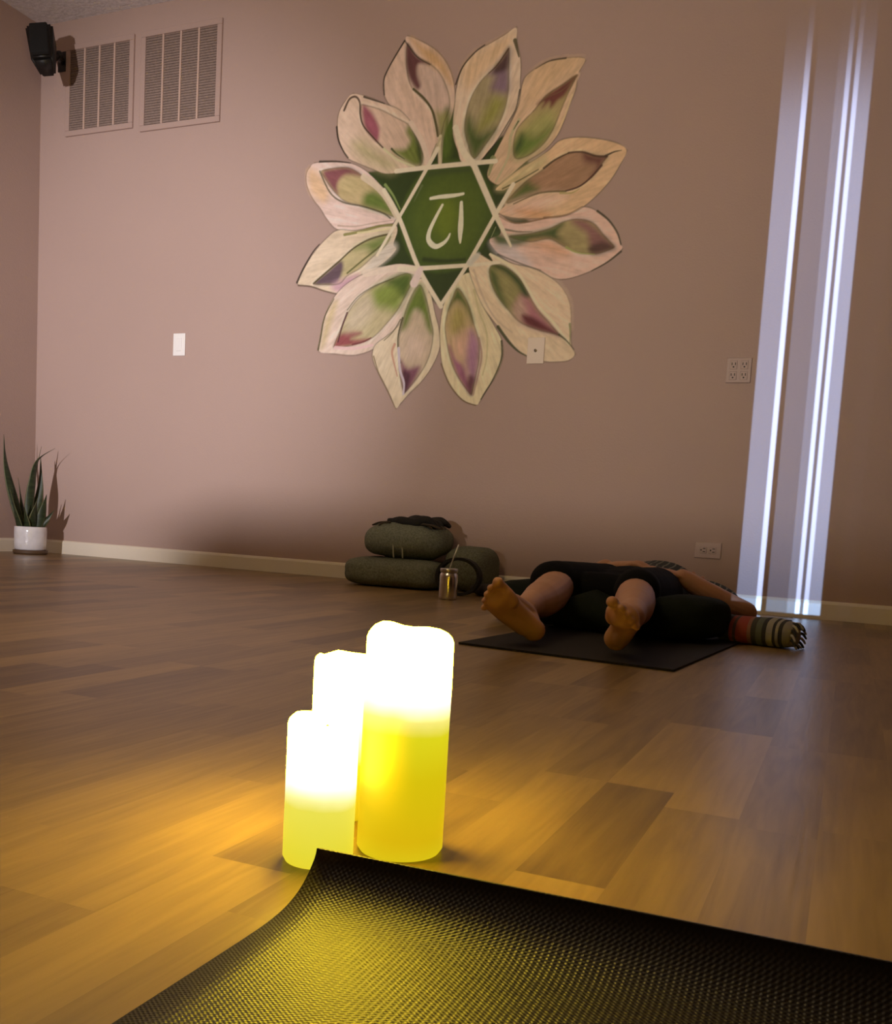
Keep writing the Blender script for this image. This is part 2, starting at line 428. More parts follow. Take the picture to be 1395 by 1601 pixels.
def _brush(s, k, out):
    P = to_wall(out); c0 = np.array([-1.79, 1.58]); ax = P.mean(0) - c0; ax /= np.hypot(*ax)
    m_ = s.own == k; X, Z = s.X[m_] - c0[0], s.Z[m_] - c0[1]
    u, v = X * ax[0] + Z * ax[1], -X * ax[1] + Z * ax[0]
    v = v / (0.35 + u * 1.2)           # brush marks fan out from the centre
    n = 0.6 * _vnoise(u * 14 + 20, v * 75 + 99, k) + 0.4 * _vnoise(u * 30 + 20, v * 190 + 99, k + 50)
    s.col[m_] = np.clip(s.col[m_] * (1 + (n[:, None] - 0.5) * np.array([0.34, 0.36, 0.42])), 0, 0.85)
Painting.brush = _brush
WHT, CRM, PNK, TAN = (205, 188, 176), (196, 178, 152), (198, 166, 156), (182, 150, 118)
DGR, MGR, LGR, YGR = (44, 58, 22), (78, 102, 36), (116, 126, 62), (150, 145, 92)
PUR, MAG, MAR, DRK = (92, 62, 72), (134, 74, 92), (96, 46, 46), (38, 30, 20)
pt = Painting(-2.66, -0.96, 0.79, 2.47, 0.0027)
pt.part = 12     # dark green ground
pt.fill([(706, 160), (735, 200), (770, 215), (830, 205), (815, 240), (860, 290), (800, 320), (850, 365), (790, 380), (800, 415), (750, 425), (745, 450), (690, 478), (650, 440), (590, 420), (575, 395), (620, 355), (605, 330), (560, 280), (600, 265), (650, 262), (680, 235), (690, 190)], DGR, 3)
pt.fill(c5([(450, 295), (855, 260), (1055, 715), (800, 1175), (370, 1195), (195, 745)]), (62, 80, 28), 4)
pt.fill(c5([(500, 420), (820, 400), (960, 700), (780, 1060), (450, 1080), (310, 760)]), (78, 96, 32), 16, 0.8)
pt.fill(c5([(560, 600), (680, 600), (720, 760), (640, 920), (540, 880), (520, 740)]), (100, 118, 34), 14, 0.8)
pt.stroke(c5([(400, 460), (330, 600)]), 4, (98, 110, 72), 1, opacity=.6)
pt.stroke(c5([(420, 1120), (600, 1135), (780, 1120)]), 7, (36, 48, 18), 4, soft=2, opacity=.8)
pt.stroke(c5([(480, 350), (640, 330), (820, 320)]), 8, (56, 70, 36), 5, soft=3, opacity=.7)

def petal(k, out, base, inner, inner_col, patches=(), strokes=(), rim=None):
    pt.part = k
    pt.stroke(list(out) + [out[0]], 3.0, (70, 62, 36), 3.0, soft=0.9, opacity=.55)
    pt.fill(out, base, 0.9)
    # soft tint inside the rim
    if inner:
        pt.stroke(list(inner) + [inner[0]], 9, tuple(min(255, c + 12) for c in base), 9, soft=1.5, opacity=.75)
        pt.fill(inner, inner_col, 1.4)
    for (p, c, f, o) in patches: pt.fill(p, c, f * 1.9, o)
    if inner: pt.stroke(list(inner) + [inner[0]], 1.7, (74, 62, 38), 1.7, soft=1.0, opacity=.6)
    pt.brush(k, out)
    for (p, w1, c, w2, o) in strokes: pt.stroke(p, w1 * 1.15, c, w2, opacity=o)

# petal on the right of the top (partly behind its neighbours)
petal(10, c2([(1000, 350), (970, 328), (860, 332), (740, 352), (640, 408), (560, 480), (530, 600), (500, 720), (420, 880), (330, 1060), (290, 1180), (340, 1240), (400, 1235), (560, 1090), (700, 1000), (790, 900), (840, 800), (880, 680), (930, 560), (945, 450)]),
      (192, 166, 138), c2([(940, 452), (840, 520), (720, 600), (640, 700), (560, 780), (500, 860), (480, 980), (500, 1060), (600, 1030), (700, 950), (770, 840), (820, 720), (870, 600)]), (158, 142, 100),
      [(c2([(935, 460), (840, 520), (720, 600), (650, 665), (700, 650), (690, 690), (740, 650), (750, 690), (800, 640), (860, 590)]), MAR, 2.5, .95),
       (c2([(760, 720), (640, 760), (560, 860), (600, 900), (760, 820)]), (146, 148, 88), 6, .8),
       (c2([(540, 880), (480, 980), (505, 1060), (600, 1030), (700, 940), (760, 830), (640, 890)]), (92, 116, 48), 7, .95),
       (c2([(540, 880), (490, 980), (500, 1020), (545, 950)]), (40, 66, 28), 4, .9),
       (c2([(640, 420), (800, 350), (960, 345), (760, 500), (600, 640)]), (198, 168, 132), 8, .7)],
      [(c2([(860, 330), (740, 352), (640, 408)]), 2.5, DRK, 1, .8), (c2([(945, 455), (840, 560), (700, 630), (620, 720)]), 2, (110, 84, 60), 1, .7),
       (c2([(520, 780), (460, 900), (440, 1050), (350, 1230)]), 5, (170, 165, 130), 3, .8), (c2([(515, 790), (480, 850)]), 2, DGR, 1, .9),
       (c2([(330, 1060), (300, 1180)]), 8, (120, 130, 88), 3, .8), (c2([(905, 600), (850, 760), (790, 890)]), 3, (204, 182, 144), 2, .8)])
# top petal
petal(11, c2([(500, 108), (420, 160), (320, 220), (200, 290), (110, 400), (65, 560), (45, 720), (40, 880), (75, 1000), (110, 1090), (225, 1080), (300, 1000), (400, 880), (480, 740), (520, 640), (527, 500), (530, 350), (502, 210)]),
      (204, 184, 164), c2([(445, 258), (360, 380), (250, 490), (180, 600), (140, 720), (125, 850), (150, 960), (190, 1060), (260, 980), (350, 850), (410, 720), (440, 580), (445, 420)]), (150, 138, 108),
      [(c2([(445, 262), (360, 380), (300, 440), (340, 470), (320, 560), (440, 580), (445, 420)]), (120, 98, 116), 5, .95),
       (c2([(447, 250), (400, 320), (340, 400), (350, 440), (430, 400)]), (66, 44, 40), 3, .9),
       (c2([(330, 620), (240, 780), (210, 880), (330, 800), (400, 700), (410, 640)]), (128, 130, 52), 7, .8),
       (c2([(160, 760), (125, 850), (150, 960), (195, 1060), (260, 980), (350, 850), (300, 860), (220, 880)]), (60, 80, 30), 6, .95),
       (c2([(110, 420), (200, 300), (400, 190), (470, 160), (400, 300), (230, 470), (140, 560)]), (196, 166, 128), 6, .7)],
      [(c2([(60, 520), (110, 395), (200, 288), (270, 235)]), 2.5, DRK, 2, .85), (c2([(490, 200), (505, 260), (520, 320)]), 5, (62, 58, 30), 2, .9),
       (c2([(525, 560), (500, 690), (440, 800), (340, 960), (260, 1060)]), 2, DRK, 2, .8),
       (c2([(445, 262), (360, 382), (300, 440)]), 2, (70, 50, 36), 1, .8)])
# left of the top
petal(0, c1([(985, 183), (1100, 230), (1210, 300), (1290, 400), (1335, 520), (1352, 650), (1330, 800), (1270, 960), (1250, 1170), (1225, 1190), (1215, 1020), (1180, 1080), (1145, 1170), (1110, 1060), (1050, 900), (950, 800), (850, 720), (805, 640), (800, 540), (840, 430), (900, 320), (960, 225)]),
      (198, 174, 158), c1([(985, 240), (1060, 340), (1160, 400), (1240, 480), (1300, 620), (1310, 740), (1270, 850), (1240, 960), (1215, 880), (1180, 760), (1090, 660), (1010, 570), (980, 450), (975, 320)]), (186, 164, 152),
      [(c1([(983, 240), (1060, 340), (1160, 400), (1070, 400), (1060, 480), (1085, 570), (1050, 590), (990, 490), (970, 350)]), (88, 52, 54), 2.5, .97),
       (c1([(1290, 740), (1260, 820), (1245, 960), (1250, 1140), (1320, 1100), (1330, 900), (1320, 780)]), (76, 96, 34), 5, .95),
       (c1([(1200, 780), (1240, 960), (1290, 800), (1250, 780)]), (128, 128, 66), 5, .8),
       (c1([(1010, 200), (1100, 260), (1210, 320), (1290, 430), (1330, 560), (1240, 460), (1130, 370)]), (190, 154, 108), 4, .85)],
      [(c1([(962, 218), (900, 320), (840, 425), (800, 520), (803, 640)]), 2.4, DRK, 2, .9), (c1([(965, 222), (985, 250), (1060, 345), (1160, 405)]), 2, DRK, 1.5, .8),
       (c1([(1030, 595), (1110, 665), (1170, 750), (1200, 850), (1220, 960)]), 3.2, (70, 68, 34), 3.5, .95),
       (c1([(1240, 960), (1232, 1060), (1240, 1170)]), 4, (190, 182, 150), 4, .95), (c1([(1240, 980), (1190, 1080), (1160, 1160)]), 3, (170, 160, 130), 3, .9)])
# upper left
petal(1, c1([(560, 632), (680, 660), (800, 710), (920, 760), (1020, 870), (1090, 990), (1130, 1110), (1150, 1190), (1040, 1215), (900, 1245), (800, 1250), (700, 1210), (600, 1170), (510, 1120), (450, 980), (440, 860), (455, 770), (500, 690)]),
      (200, 178, 160), c1([(625, 715), (760, 750), (900, 820), (1000, 880), (1060, 980), (1100, 1090), (1090, 1180), (1030, 1195), (900, 1130), (780, 1040), (700, 960), (640, 880), (620, 790)]), (192, 168, 150),
      [(c1([(635, 728), (690, 760), (740, 840), (765, 920), (745, 1005), (690, 950), (645, 870)]), (140, 74, 92), 2.5, .95),
       (c1([(1000, 880), (1060, 980), (1100, 1090), (1090, 1180), (1030, 1195), (940, 1140), (870, 1070), (960, 1060), (1000, 1000), (975, 930)]), (96, 110, 44), 4, .97),
       (c1([(1010, 880), (1070, 990), (1100, 1100), (1085, 1190), (1060, 1100), (1040, 980)]), DGR, 2.5, .9),
       (c1([(640, 1000), (760, 1080), (900, 1170), (860, 1230), (720, 1190), (600, 1100), (560, 1020)]), (158, 152, 110), 9, .85)],
      [(c1([(490, 760), (530, 675), (580, 655), (612, 700), (615, 790), (640, 880), (720, 975), (800, 1060)]), 3.2, (62, 42, 28), 2, .9),
       (c1([(432, 890), (445, 990), (480, 1070), (520, 1130)]), 3, DRK, 2, .9), (c1([(645, 655), (720, 680), (805, 708)]), 2.8, DRK, 1.5, .9),
       (c1([(800, 1060), (900, 1140), (1040, 1200)]), 3.5, (190, 186, 150), 3, .9), (c1([(860, 1060), (900, 1100), (960, 1140)]), 3, (44, 60, 22), 1, .9),
       (c1([(1010, 860), (1090, 990), (1135, 1120), (1145, 1190)]), 7, (204, 186, 170), 9, .95)])
# left, above the middle
petal(2, c1([(262, 1172), (400, 1165), (550, 1178), (660, 1235), (760, 1330), (850, 1440), (905, 1560)]) + c3([(860, 120), (830, 145), (700, 165), (560, 195), (425, 185), (350, 110), (300, 30)]) + c1([(250, 1450), (205, 1350), (198, 1260), (225, 1205)]),
      (206, 184, 176), c1([(310, 1235), (400, 1213), (520, 1208), (620, 1260), (710, 1340), (790, 1420), (850, 1500), (895, 1590), (760, 1545), (620, 1500), (500, 1470), (420, 1400), (360, 1320)]), (172, 156, 118),
      [(c1([(325, 1240), (450, 1208), (550, 1212), (620, 1270), (500, 1270), (440, 1330), (440, 1410), (375, 1340)]), (118, 68, 78), 3, .95),
       (c1([(660, 1400), (760, 1400), (850, 1500), (890, 1580), (760, 1545), (640, 1500)]), (86, 108, 42), 5, .95),
       (c1([(205, 1260), (230, 1215), (300, 1260), (370, 1400), (330, 1480), (230, 1400)]), (198, 166, 126), 5, .8),
       (c1([(560, 1270), (690, 1350), (650, 1400), (500, 1420), (450, 1370), (480, 1290)]), (174, 160, 118), 5, .8)],
      [(c1([(300, 1160), (430, 1158), (540, 1170)]), 3, DRK, 1.5, .9), (c1([(300, 1235), (380, 1400), (480, 1475), (640, 1510), (790, 1560), (850, 1600)]), 2.2, (66, 62, 34), 2.5, .85),
       (c1([(690, 1250), (800, 1350), (870, 1450), (920, 1560)]), 2.6, (46, 66, 28), 2, .8), (c1([(640, 1280), (740, 1350), (820, 1440), (900, 1580)]), 9, (198, 184, 162), 10, .9),
       (c1([(810, 1340), (870, 1420), (925, 1530)]), 4, (132, 152, 90), 2, .8), (c3([(430, 160), (560, 165), (700, 140), (840, 120)]), 2, (150, 130, 112), 1, .7)])
# left, below the middle
petal(3, c3([(125, 600), (180, 480), (250, 365), (340, 262), (430, 195), (560, 200), (700, 172), (850, 150), (880, 200), (850, 300), (870, 340), (800, 420), (680, 510), (560, 600), (460, 678), (330, 652), (230, 618)]),
      (198, 182, 160), c3([(245, 600), (330, 520), (440, 430), (550, 330), (680, 262), (820, 225), (800, 300), (700, 390), (600, 480), (500, 540), (440, 600), (330, 606)]), (172, 162, 124),
      [(c3([(245, 600), (350, 510), (445, 430), (470, 475), (425, 590), (330, 608)]), (88, 70, 82), 2.5, .97),
       (c3([(560, 330), (690, 262), (820, 228), (790, 300), (700, 370), (640, 330)]), (96, 116, 54), 6, .9),
       (c3([(380, 620), (470, 560), (590, 530), (520, 620), (440, 668)]), (176, 140, 156), 4, .9),
       (c3([(760, 330), (850, 290), (875, 340), (790, 430), (660, 520), (620, 500)]), (186, 180, 170), 4, .8)],
      [(c3([(120, 590), (170, 480), (240, 360), (290, 300)]), 3.4, DRK, 1.5, .9), (c3([(130, 612), (230, 622), (330, 655), (450, 682)]), 2.5, (70, 52, 36), 1.5, .8),
       (c3([(245, 598), (440, 428), (550, 330), (680, 258), (830, 222)]), 2.2, (70, 62, 34), 3, .85), (c3([(500, 520), (620, 420), (720, 340), (800, 270)]), 2.4, (74, 78, 36), 3, .85),
       (c3([(480, 228), (600, 205), (740, 165), (840, 155)]), 4, (110, 112, 50), 4, .85), (c3([(580, 215), (700, 200), (830, 180)]), 3, (200, 192, 150), 3, .8)])
# lower left, large
petal(4, c3([(288, 1112), (300, 1000), (325, 880), (380, 740), (470, 625), (600, 540), (760, 480), (900, 452), (1045, 475), (1065, 540), (1010, 700), (940, 850), (860, 950), (770, 1020), (700, 1092), (560, 1138), (400, 1128)]),
      (202, 184, 172), c3([(398, 1078), (435, 980), (490, 850), (560, 740), (660, 650), (800, 580), (960, 520), (985, 590), (940, 690), (880, 800), (800, 900), (690, 1010), (560, 1060), (440, 1082)]), (172, 162, 128),
      [(c3([(398, 1078), (440, 990), (540, 960), (610, 975), (530, 1020), (660, 1020), (560, 1062), (440, 1082)]), (134, 66, 74), 3, .95),
       (c3([(700, 640), (820, 575), (965, 520), (985, 590), (940, 700), (880, 800), (790, 790), (700, 760)]), (112, 130, 54), 7, .95),
       (c3([(800, 580), (960, 520), (985, 590), (930, 700), (880, 640)]), (66, 88, 32), 5, .9),
       (c3([(500, 860), (580, 740), (660, 700), (700, 800), (620, 920), (500, 960)]), (182, 170, 150), 7, .8),
       (c3([(300, 1080), (330, 900), (390, 750), (430, 740), (380, 900), (330, 1060)]), (176, 160, 116), 4, .8)],
      [(c3([(280, 1100), (300, 1000), (330, 850), (400, 715)]), 3, (70, 66, 34), 1.5, .9), (c3([(500, 820), (460, 930), (430, 1040)]), 3, (80, 44, 50), 2.5, .9),
       (c3([(500, 800), (580, 700), (700, 620), (850, 560)]), 1.6, (80, 80, 50), 2, .8), (c3([(540, 1060), (620, 1040), (680, 1010)]), 3, (110, 56, 60), 2, .9),
       (c3([(410, 1085), (560, 1090), (690, 1065)]), 5, (206, 176, 178), 4, .8), (c3([(640, 520), (760, 500), (900, 480), (1040, 505)]), 10, (206, 192, 176), 12, .8)])
# bottom, left one
petal(5, c3([(870, 1542), (830, 1450), (770, 1330), (710, 1215), (693, 1130), (720, 1060), (800, 1000), (880, 930), (930, 850), (990, 700), (1060, 560), (1130, 690), (1165, 830), (1195, 950), (1200, 1080), (1150, 1210), (1070, 1330), (970, 1430), (905, 1505)]),
      (200, 186, 162), c3([(932, 1425), (900, 1300), (890, 1150), (895, 1020), (920, 900), (960, 760), (1045, 610), (1100, 720), (1130, 850), (1150, 980), (1130, 1120), (1080, 1240), (1000, 1350)]), (178, 162, 140),
      [(c3([(935, 1432), (915, 1320), (905, 1180), (960, 1240), (1050, 1225), (1010, 1340)]), (112, 66, 88), 3.5, .95),
       (c3([(935, 1432), (920, 1340), (925, 1260), (980, 1290), (960, 1390)]), (66, 34, 46), 2.5, .9),
       (c3([(950, 780), (1050, 600), (1105, 720), (1145, 960), (1110, 940), (1070, 830), (1010, 800), (950, 920), (915, 940)]), (88, 108, 36), 4, .97),
       (c3([(960, 1000), (1040, 980), (1100, 1040), (1080, 1160), (980, 1190), (930, 1100)]), (190, 170, 156), 7, .7)],
      [(c3([(700, 1150), (740, 1280), (800, 1400), (860, 1530)]), 2, (104, 88, 60), 1.5, .8), (c3([(920, 860), (890, 980), (885, 1080), (905, 1200)]), 3, (66, 58, 34), 2, .9),
       (c3([(905, 870), (850, 960), (780, 1030)]), 2, (80, 76, 44), 1.5, .8), (c3([(860, 1060), (840, 1120), (855, 1200), (880, 1300)]), 4, (176, 128, 110), 2, .8),
       (c3([(890, 1090), (900, 1250), (930, 1350), (925, 1440)]), 4, (188, 178, 190), 3, .9), (c3([(1120, 690), (1150, 850), (1175, 1000), (1130, 1180), (1040, 1330), (930, 1450)]), 7, (204, 192, 166), 3, .7)])
# bottom, right one
petal(6, c4([(245, 1408), (150, 1370), (60, 1260), (10, 1130), (-5, 980), (-5, 850), (20, 700), (60, 620), (110, 530), (200, 480), (250, 560), (290, 700), (370, 850), (425, 960), (430, 1080), (380, 1210), (310, 1310), (270, 1385)]),
      (204, 192, 160), c4([(212, 1338), (130, 1230), (70, 1100), (30, 900), (40, 780), (80, 660), (120, 590), (190, 700), (230, 840), (265, 960), (265, 1100), (240, 1220)]), (172, 150, 116),
      [(c4([(212, 1338), (130, 1230), (75, 1090), (55, 990), (100, 1080), (150, 1130), (185, 1220)]), (138, 84, 112), 3, .95),
       (c4([(205, 880), (265, 960), (265, 1100), (235, 1250), (190, 1190), (170, 1080), (175, 970)]), (150, 108, 142), 5, .9),
       (c4([(212, 1340), (180, 1270), (200, 1200), (238, 1230)]), (84, 36, 56), 3, .9),
       (c4([(50, 740), (80, 650), (120, 590), (190, 700), (225, 830), (170, 730), (110, 680)]), (66, 84, 28), 4, .97),
       (c4([(60, 800), (110, 710), (170, 760), (160, 860), (80, 900)]), (146, 136, 70), 6, .8),
       (c4([(100, 960), (180, 900), (160, 1060), (110, 1060)]), (196, 158, 140), 7, .8)],
      [(c4([(0, 1120), (60, 1265), (150, 1375), (240, 1412)]), 2, (104, 84, 56), 2, .8), (c4([(425, 960), (425, 1080), (370, 1220), (280, 1370)]), 2.8, (54, 50, 26), 2, .9),
       (c4([(265, 940), (285, 1060), (260, 1200), (225, 1340)]), 3, (150, 120, 110), 2, .8), (c4([(230, 600), (270, 760), (320, 900), (320, 1080), (290, 1200)]), 3, (176, 168, 124), 2, .7)])
# right, below the middle
petal(8, c4([(1272, 312), (1258, 270), (1230, 180), (1130, 72), (1010, 18), (860, 60), (700, 105), (520, 135), (400, 70), (420, 200), (340, 250), (400, 340), (500, 410), (600, 430), (700, 462), (790, 515), (900, 517), (1060, 462), (1180, 392)]),
      (206, 176, 164), c4([(1218, 296), (1140, 210), (1070, 130), (970, 103), (870, 118), (760, 170), (620, 205), (480, 225), (620, 260), (760, 240), (860, 290), (960, 335), (1080, 346), (1160, 326)]), (150, 138, 96),
      [(c4([(1218, 296), (1100, 170), (1000, 104), (920, 120), (1020, 200), (1040, 270), (1080, 345), (1160, 326)]), (124, 84, 84), 4, .95),
       (c4([(1218, 296), (1130, 260), (1040, 300), (1060, 344), (1150, 330)]), (66, 40, 34), 3, .9),
       (c4([(480, 225), (640, 200), (760, 170), (860, 130), (820, 210), (900, 300), (830, 275), (740, 240), (600, 262)]), (58, 76, 34), 4, .97),
       (c4([(380, 190), (500, 235), (600, 250), (500, 300), (400, 290), (360, 230)]), (62, 82, 42), 4, .95),
       (c4([(620, 270), (760, 255), (900, 330), (860, 360), (740, 330)]), (198, 152, 118), 6, .8),
       (c4([(350, 270), (400, 290), (520, 300), (640, 430), (500, 400), (400, 350)]), (190, 182, 186), 5, .85)],
      [(c4([(1100, 45), (1180, 110), (1240, 200), (1265, 280)]), 3, (46, 44, 22), 2, .85), (c4([(1265, 330), (1170, 405), (1060, 465)]), 3, (56, 50, 30), 1.5, .85),
       (c4([(880, 300), (960, 338), (1080, 350)]), 3, (150, 160, 90), 1, .8), (c4([(410, 80), (520, 130), (700, 105), (860, 60)]), 2.5, (120, 96, 70), 1.5, .7),
       (c4([(450, 175), (540, 190), (640, 190)]), 3, (90, 86, 66), 1, .8), (c4([(400, 350), (560, 415), (700, 462)]), 2.4, (60, 58, 38), 1.5, .7)])
# lower right
petal(7, c4([(940, 1052), (912, 980), (912, 840), (903, 700), (850, 590), (760, 510), (640, 450), (500, 415), (345, 345), (360, 400), (240, 340), (195, 430), (230, 560), (300, 720), (380, 830), (440, 900), (520, 1000), (600, 1062), (720, 1100), (830, 1103), (900, 1092)]),
      (204, 186, 160), c4([(832, 918), (760, 830), (680, 740), (620, 640), (580, 555), (500, 470), (420, 425), (345, 440), (350, 540), (400, 650), (480, 750), (560, 830), (680, 880), (780, 905)]), (132, 126, 80),
      [(c4([(832, 918), (760, 830), (680, 740), (610, 640), (560, 640), (520, 740), (560, 830), (680, 880), (780, 905)]), (156, 98, 112), 5, .95),
       (c4([(520, 700), (570, 660), (600, 760), (560, 820), (500, 770)]), (176, 154, 136), 6, .8),
       (c4([(832, 918), (740, 850), (660, 800), (570, 775), (600, 840), (690, 880), (770, 902)]), (84, 26, 32), 2.5, .97),
       (c4([(620, 640), (580, 555), (500, 470), (420, 425), (360, 430), (450, 480), (530, 560), (580, 640)]), (40, 60, 26), 3, .97),
       (c4([(345, 450), (350, 540), (400, 650), (460, 720), (420, 600), (390, 490)]), (58, 76, 32), 4, .9),
       (c4([(600, 470), (760, 520), (880, 640), (900, 860), (800, 820), (700, 700), (640, 600)]), (208, 184, 160), 6, .8)],
      [(c4([(345, 350), (440, 400), (540, 480), (610, 590), (690, 720), (790, 830), (900, 980)]), 3.4, (212, 200, 172), 4, .9),
       (c4([(400, 860), (470, 960), (540, 1030), (600, 1062)]), 4.5, (52, 60, 26), 1.5, .9), (c4([(830, 915), (880, 955), (935, 1020)]), 3, (70, 66, 36), 1, .9),
       (c4([(905, 840), (908, 900), (905, 980)]), 3, (110, 116, 70), 1, .8), (c4([(230, 460), (290, 640), (380, 800), (500, 900)]), 3, (176, 158, 138), 2, .7)])
# right, above the middle
petal(9, c2([(1302, 1002), (1230, 950), (1100, 920), (950, 908), (820, 930), (740, 1000), (640, 1070), (520, 1140), (355, 1275), (400, 1290), (470, 1270), (420, 1400), (370, 1450), (480, 1488), (700, 1492), (860, 1472), (980, 1412), (1080, 1330), (1180, 1220), (1250, 1110)]),
      (202, 172, 138), c2([(1160, 1045), (1080, 1040), (980, 1015), (880, 1022), (780, 1072), (680, 1150), (560, 1235), (430, 1380), (560, 1340), (700, 1300), (850, 1298), (960, 1260), (1050, 1190), (1120, 1100)]), (150, 118, 92),
      [(c2([(1160, 1045), (1080, 1040), (990, 1018), (1000, 1080), (1080, 1110), (1040, 1200), (1120, 1100)]), (92, 54, 48), 4, .95),
       (c2([(560, 1235), (430, 1380), (560, 1340), (660, 1290), (620, 1250)]), (76, 92, 40), 5, .95),
       (c2([(380, 1440), (520, 1370), (700, 1320), (860, 1330), (760, 1400), (600, 1460), (480, 1480)]), (208, 178, 164), 7, .85),
       (c2([(500, 1440), (620, 1430), (740, 1470), (600, 1485)]), (192, 140, 96), 5, .8),
       (c2([(360, 1270), (520, 1145), (700, 1040), (700, 1110), (560, 1200), (430, 1280)]), (180, 172, 130), 5, .8)],
      [(c2([(1150, 1040), (1210, 1012), (1265, 1000)]), 3, (50, 42, 24), 1, .9), (c2([(880, 1018), (980, 1012), (1080, 1042), (1160, 1045)]), 2.4, (70, 48, 34), 3, .85),
       (c2([(700, 1130), (780, 1070), (880, 1020)]), 3, (62, 48, 30), 2, .85), (c2([(1120, 1110), (1050, 1190), (960, 1262), (860, 1295)]), 3, (66, 34, 28), 2, .9),
       (c2([(860, 1298), (760, 1300), (640, 1320), (480, 1390)]), 2.2, (88, 76, 44), 2, .8), (c2([(400, 1280), (520, 1220), (660, 1140)]), 2.4, (66, 70, 36), 2, .8),
       (c2([(820, 1310), (900, 1310), (960, 1280)]), 3, (150, 140, 80), 1, .7), (c2([(700, 1490), (860, 1470), (980, 1408)]), 2.5, (110, 80, 60), 1.5, .7)])
# hexagram
pt.part = 13
SW_ = (208, 198, 176)
for seg, a, b in [([(170, 330), (450, 297), (855, 258), (1060, 240)], 6, 6), ([(540, 130), (450, 295), (195, 745), (0, 1080)], 6, 4), ([(700, -60), (770, 150), (860, 265)], 8, 9), ([(860, 265), (1055, 715)], 8, 8),
                  ([(1055, 715), (1195, 1000)], 7, 3), ([(1215, 450), (1055, 725), (800, 1175), (565, 1530)], 6, 5), ([(60, 500), (195, 745), (370, 1195), (570, 1540)], 6, 6),
                  ([(200, 1205), (370, 1200), (800, 1172), (1090, 1145)], 7, 4)]:
    pt.stroke(c5(seg), a * 1.15, SW_, b * 1.15, soft=0.7)
pt.stroke(c5([(330, 1330), (385, 1210)]), 14, (204, 188, 182), 10, soft=.8)
pt.stroke(c5([(830, 1150), (900, 1080)]), 10, (178, 178, 168), 8, soft=2, opacity=.8)
pt.stroke(c5([(1060, 830), (1020, 920)]), 1.5, (120, 130, 90), 1)
# character in the centre
pt.part = 14
pt.stroke(c5([(478, 574), (560, 560), (680, 548), (770, 532)]), 4.5, (214, 208, 184), 4, mid=6.5)
pt.stroke(c5([(752, 610), (750, 750), (742, 900), (742, 970)]), 5, (214, 208, 184), 2.5, mid=9)
pt.stroke(c5([(583, 632), (520, 750), (466, 870), (462, 950), (520, 1003), (590, 975), (632, 930), (650, 890)]), 4, (214, 208, 184), 2.5, mid=8.5)

M_mural = bpy.data.materials.new('mural_paint'); M_mural.use_nodes = True
nt = M_mural.node_tree; b_ = nt.nodes['Principled BSDF']; a_ = nt.nodes.new('ShaderNodeAttribute'); a_.attribute_name = 'paint'
tc_ = nt.nodes.new('ShaderNodeTexCoord'); n_ = nt.nodes.new('ShaderNodeTexNoise'); n_.inputs['Scale'].default_value = 38; n_.inputs['Detail'].default_value = 6
nt.links.new(tc_.outputs['Object'], n_.inputs['Vector'])
mr_ = nt.nodes.new('ShaderNodeMapRange'); mr_.inputs[1].default_value = 0.3; mr_.inputs[2].default_value = 0.7; mr_.inputs[3].default_value = 0.95; mr_.inputs[4].default_value = 1.05
nt.links.new(n_.outputs['Fac'], mr_.inputs[0])
vm_ = nt.nodes.new('ShaderNodeVectorMath'); vm_.operation = 'SCALE'; nt.links.new(a_.outputs['Color'], vm_.inputs[0]); nt.links.new(mr_.outputs[0], vm_.inputs['Scale'])
nt.links.new(vm_.outputs[0], b_.inputs['Base Color']); b_.inputs['Roughness'].default_value = 0.5; b_.inputs['Specular IOR Level'].default_value = 0.3

def build_mural():
    root = empty('wall_mural', (-1.8, WALL_Y, 1.6))
    tag(root, 'painted lotus flower with white hexagram and green centre on the back wall', 'mural')
    nz, nx = pt.X.shape
    own = pt.own.copy()
    vis = pt.a > 0.04
    cell = vis[:-1, :-1] | vis[1:, :-1] | vis[:-1, 1:] | vis[1:, 1:]
    # a soft edge cell with no owner takes the one next to it
    for _ in range(4):
        for dj, di in ((0, 1), (0, -1), (1, 0), (-1, 0)):
            sh = np.roll(own, (dj, di), (0, 1)); own = np.where((own < 0) & (sh >= 0), sh, own)
    names = ['petal'] * 12 + ['green_centre', 'hexagram', 'centre_symbol']
    for k in range(15):
        m_ = cell & (own[:-1, :-1] == k)
        jj, ii = np.nonzero(m_)
        if len(jj) == 0: continue
        q = np.stack([jj * nx + ii, jj * nx + ii + 1, (jj + 1) * nx + ii + 1, (jj + 1) * nx + ii], 1)
        u, inv = np.unique(q.ravel(), return_inverse=True)
        co = np.stack([pt.X.ravel()[u] + 1.8, np.full(len(u), -0.0008), pt.Z.ravel()[u] - 1.6], 1)
        colr = np.concatenate([pt.col.reshape(-1, 3)[u], np.ones((len(u), 1))], 1)
        me = bpy.data.meshes.new(names[k])
        me.vertices.add(len(u)); me.vertices.foreach_set('co', co.ravel().astype('f'))
        n = len(jj); me.loops.add(n * 4); me.loops.foreach_set('vertex_index', inv.reshape(-1).astype('i'))
        me.polygons.add(n); me.polygons.foreach_set('loop_start', (np.arange(n) * 4).astype('i'))
        me.update(calc_edges=True)
        aa = me.attributes.new('paint', 'FLOAT_COLOR', 'POINT'); aa.data.foreach_set('color', colr.astype('f').ravel())
        me.materials.append(M_mural)
        o = bpy.data.objects.new(names[k], me); C.objects.link(o); o.parent = root
        if k == 12: o['label'] = 'dark green painted centre'
        if k == 13: o['label'] = 'white six-pointed star lines'
        if k == 14: o['label'] = 'white brushed centre character'
build_mural()

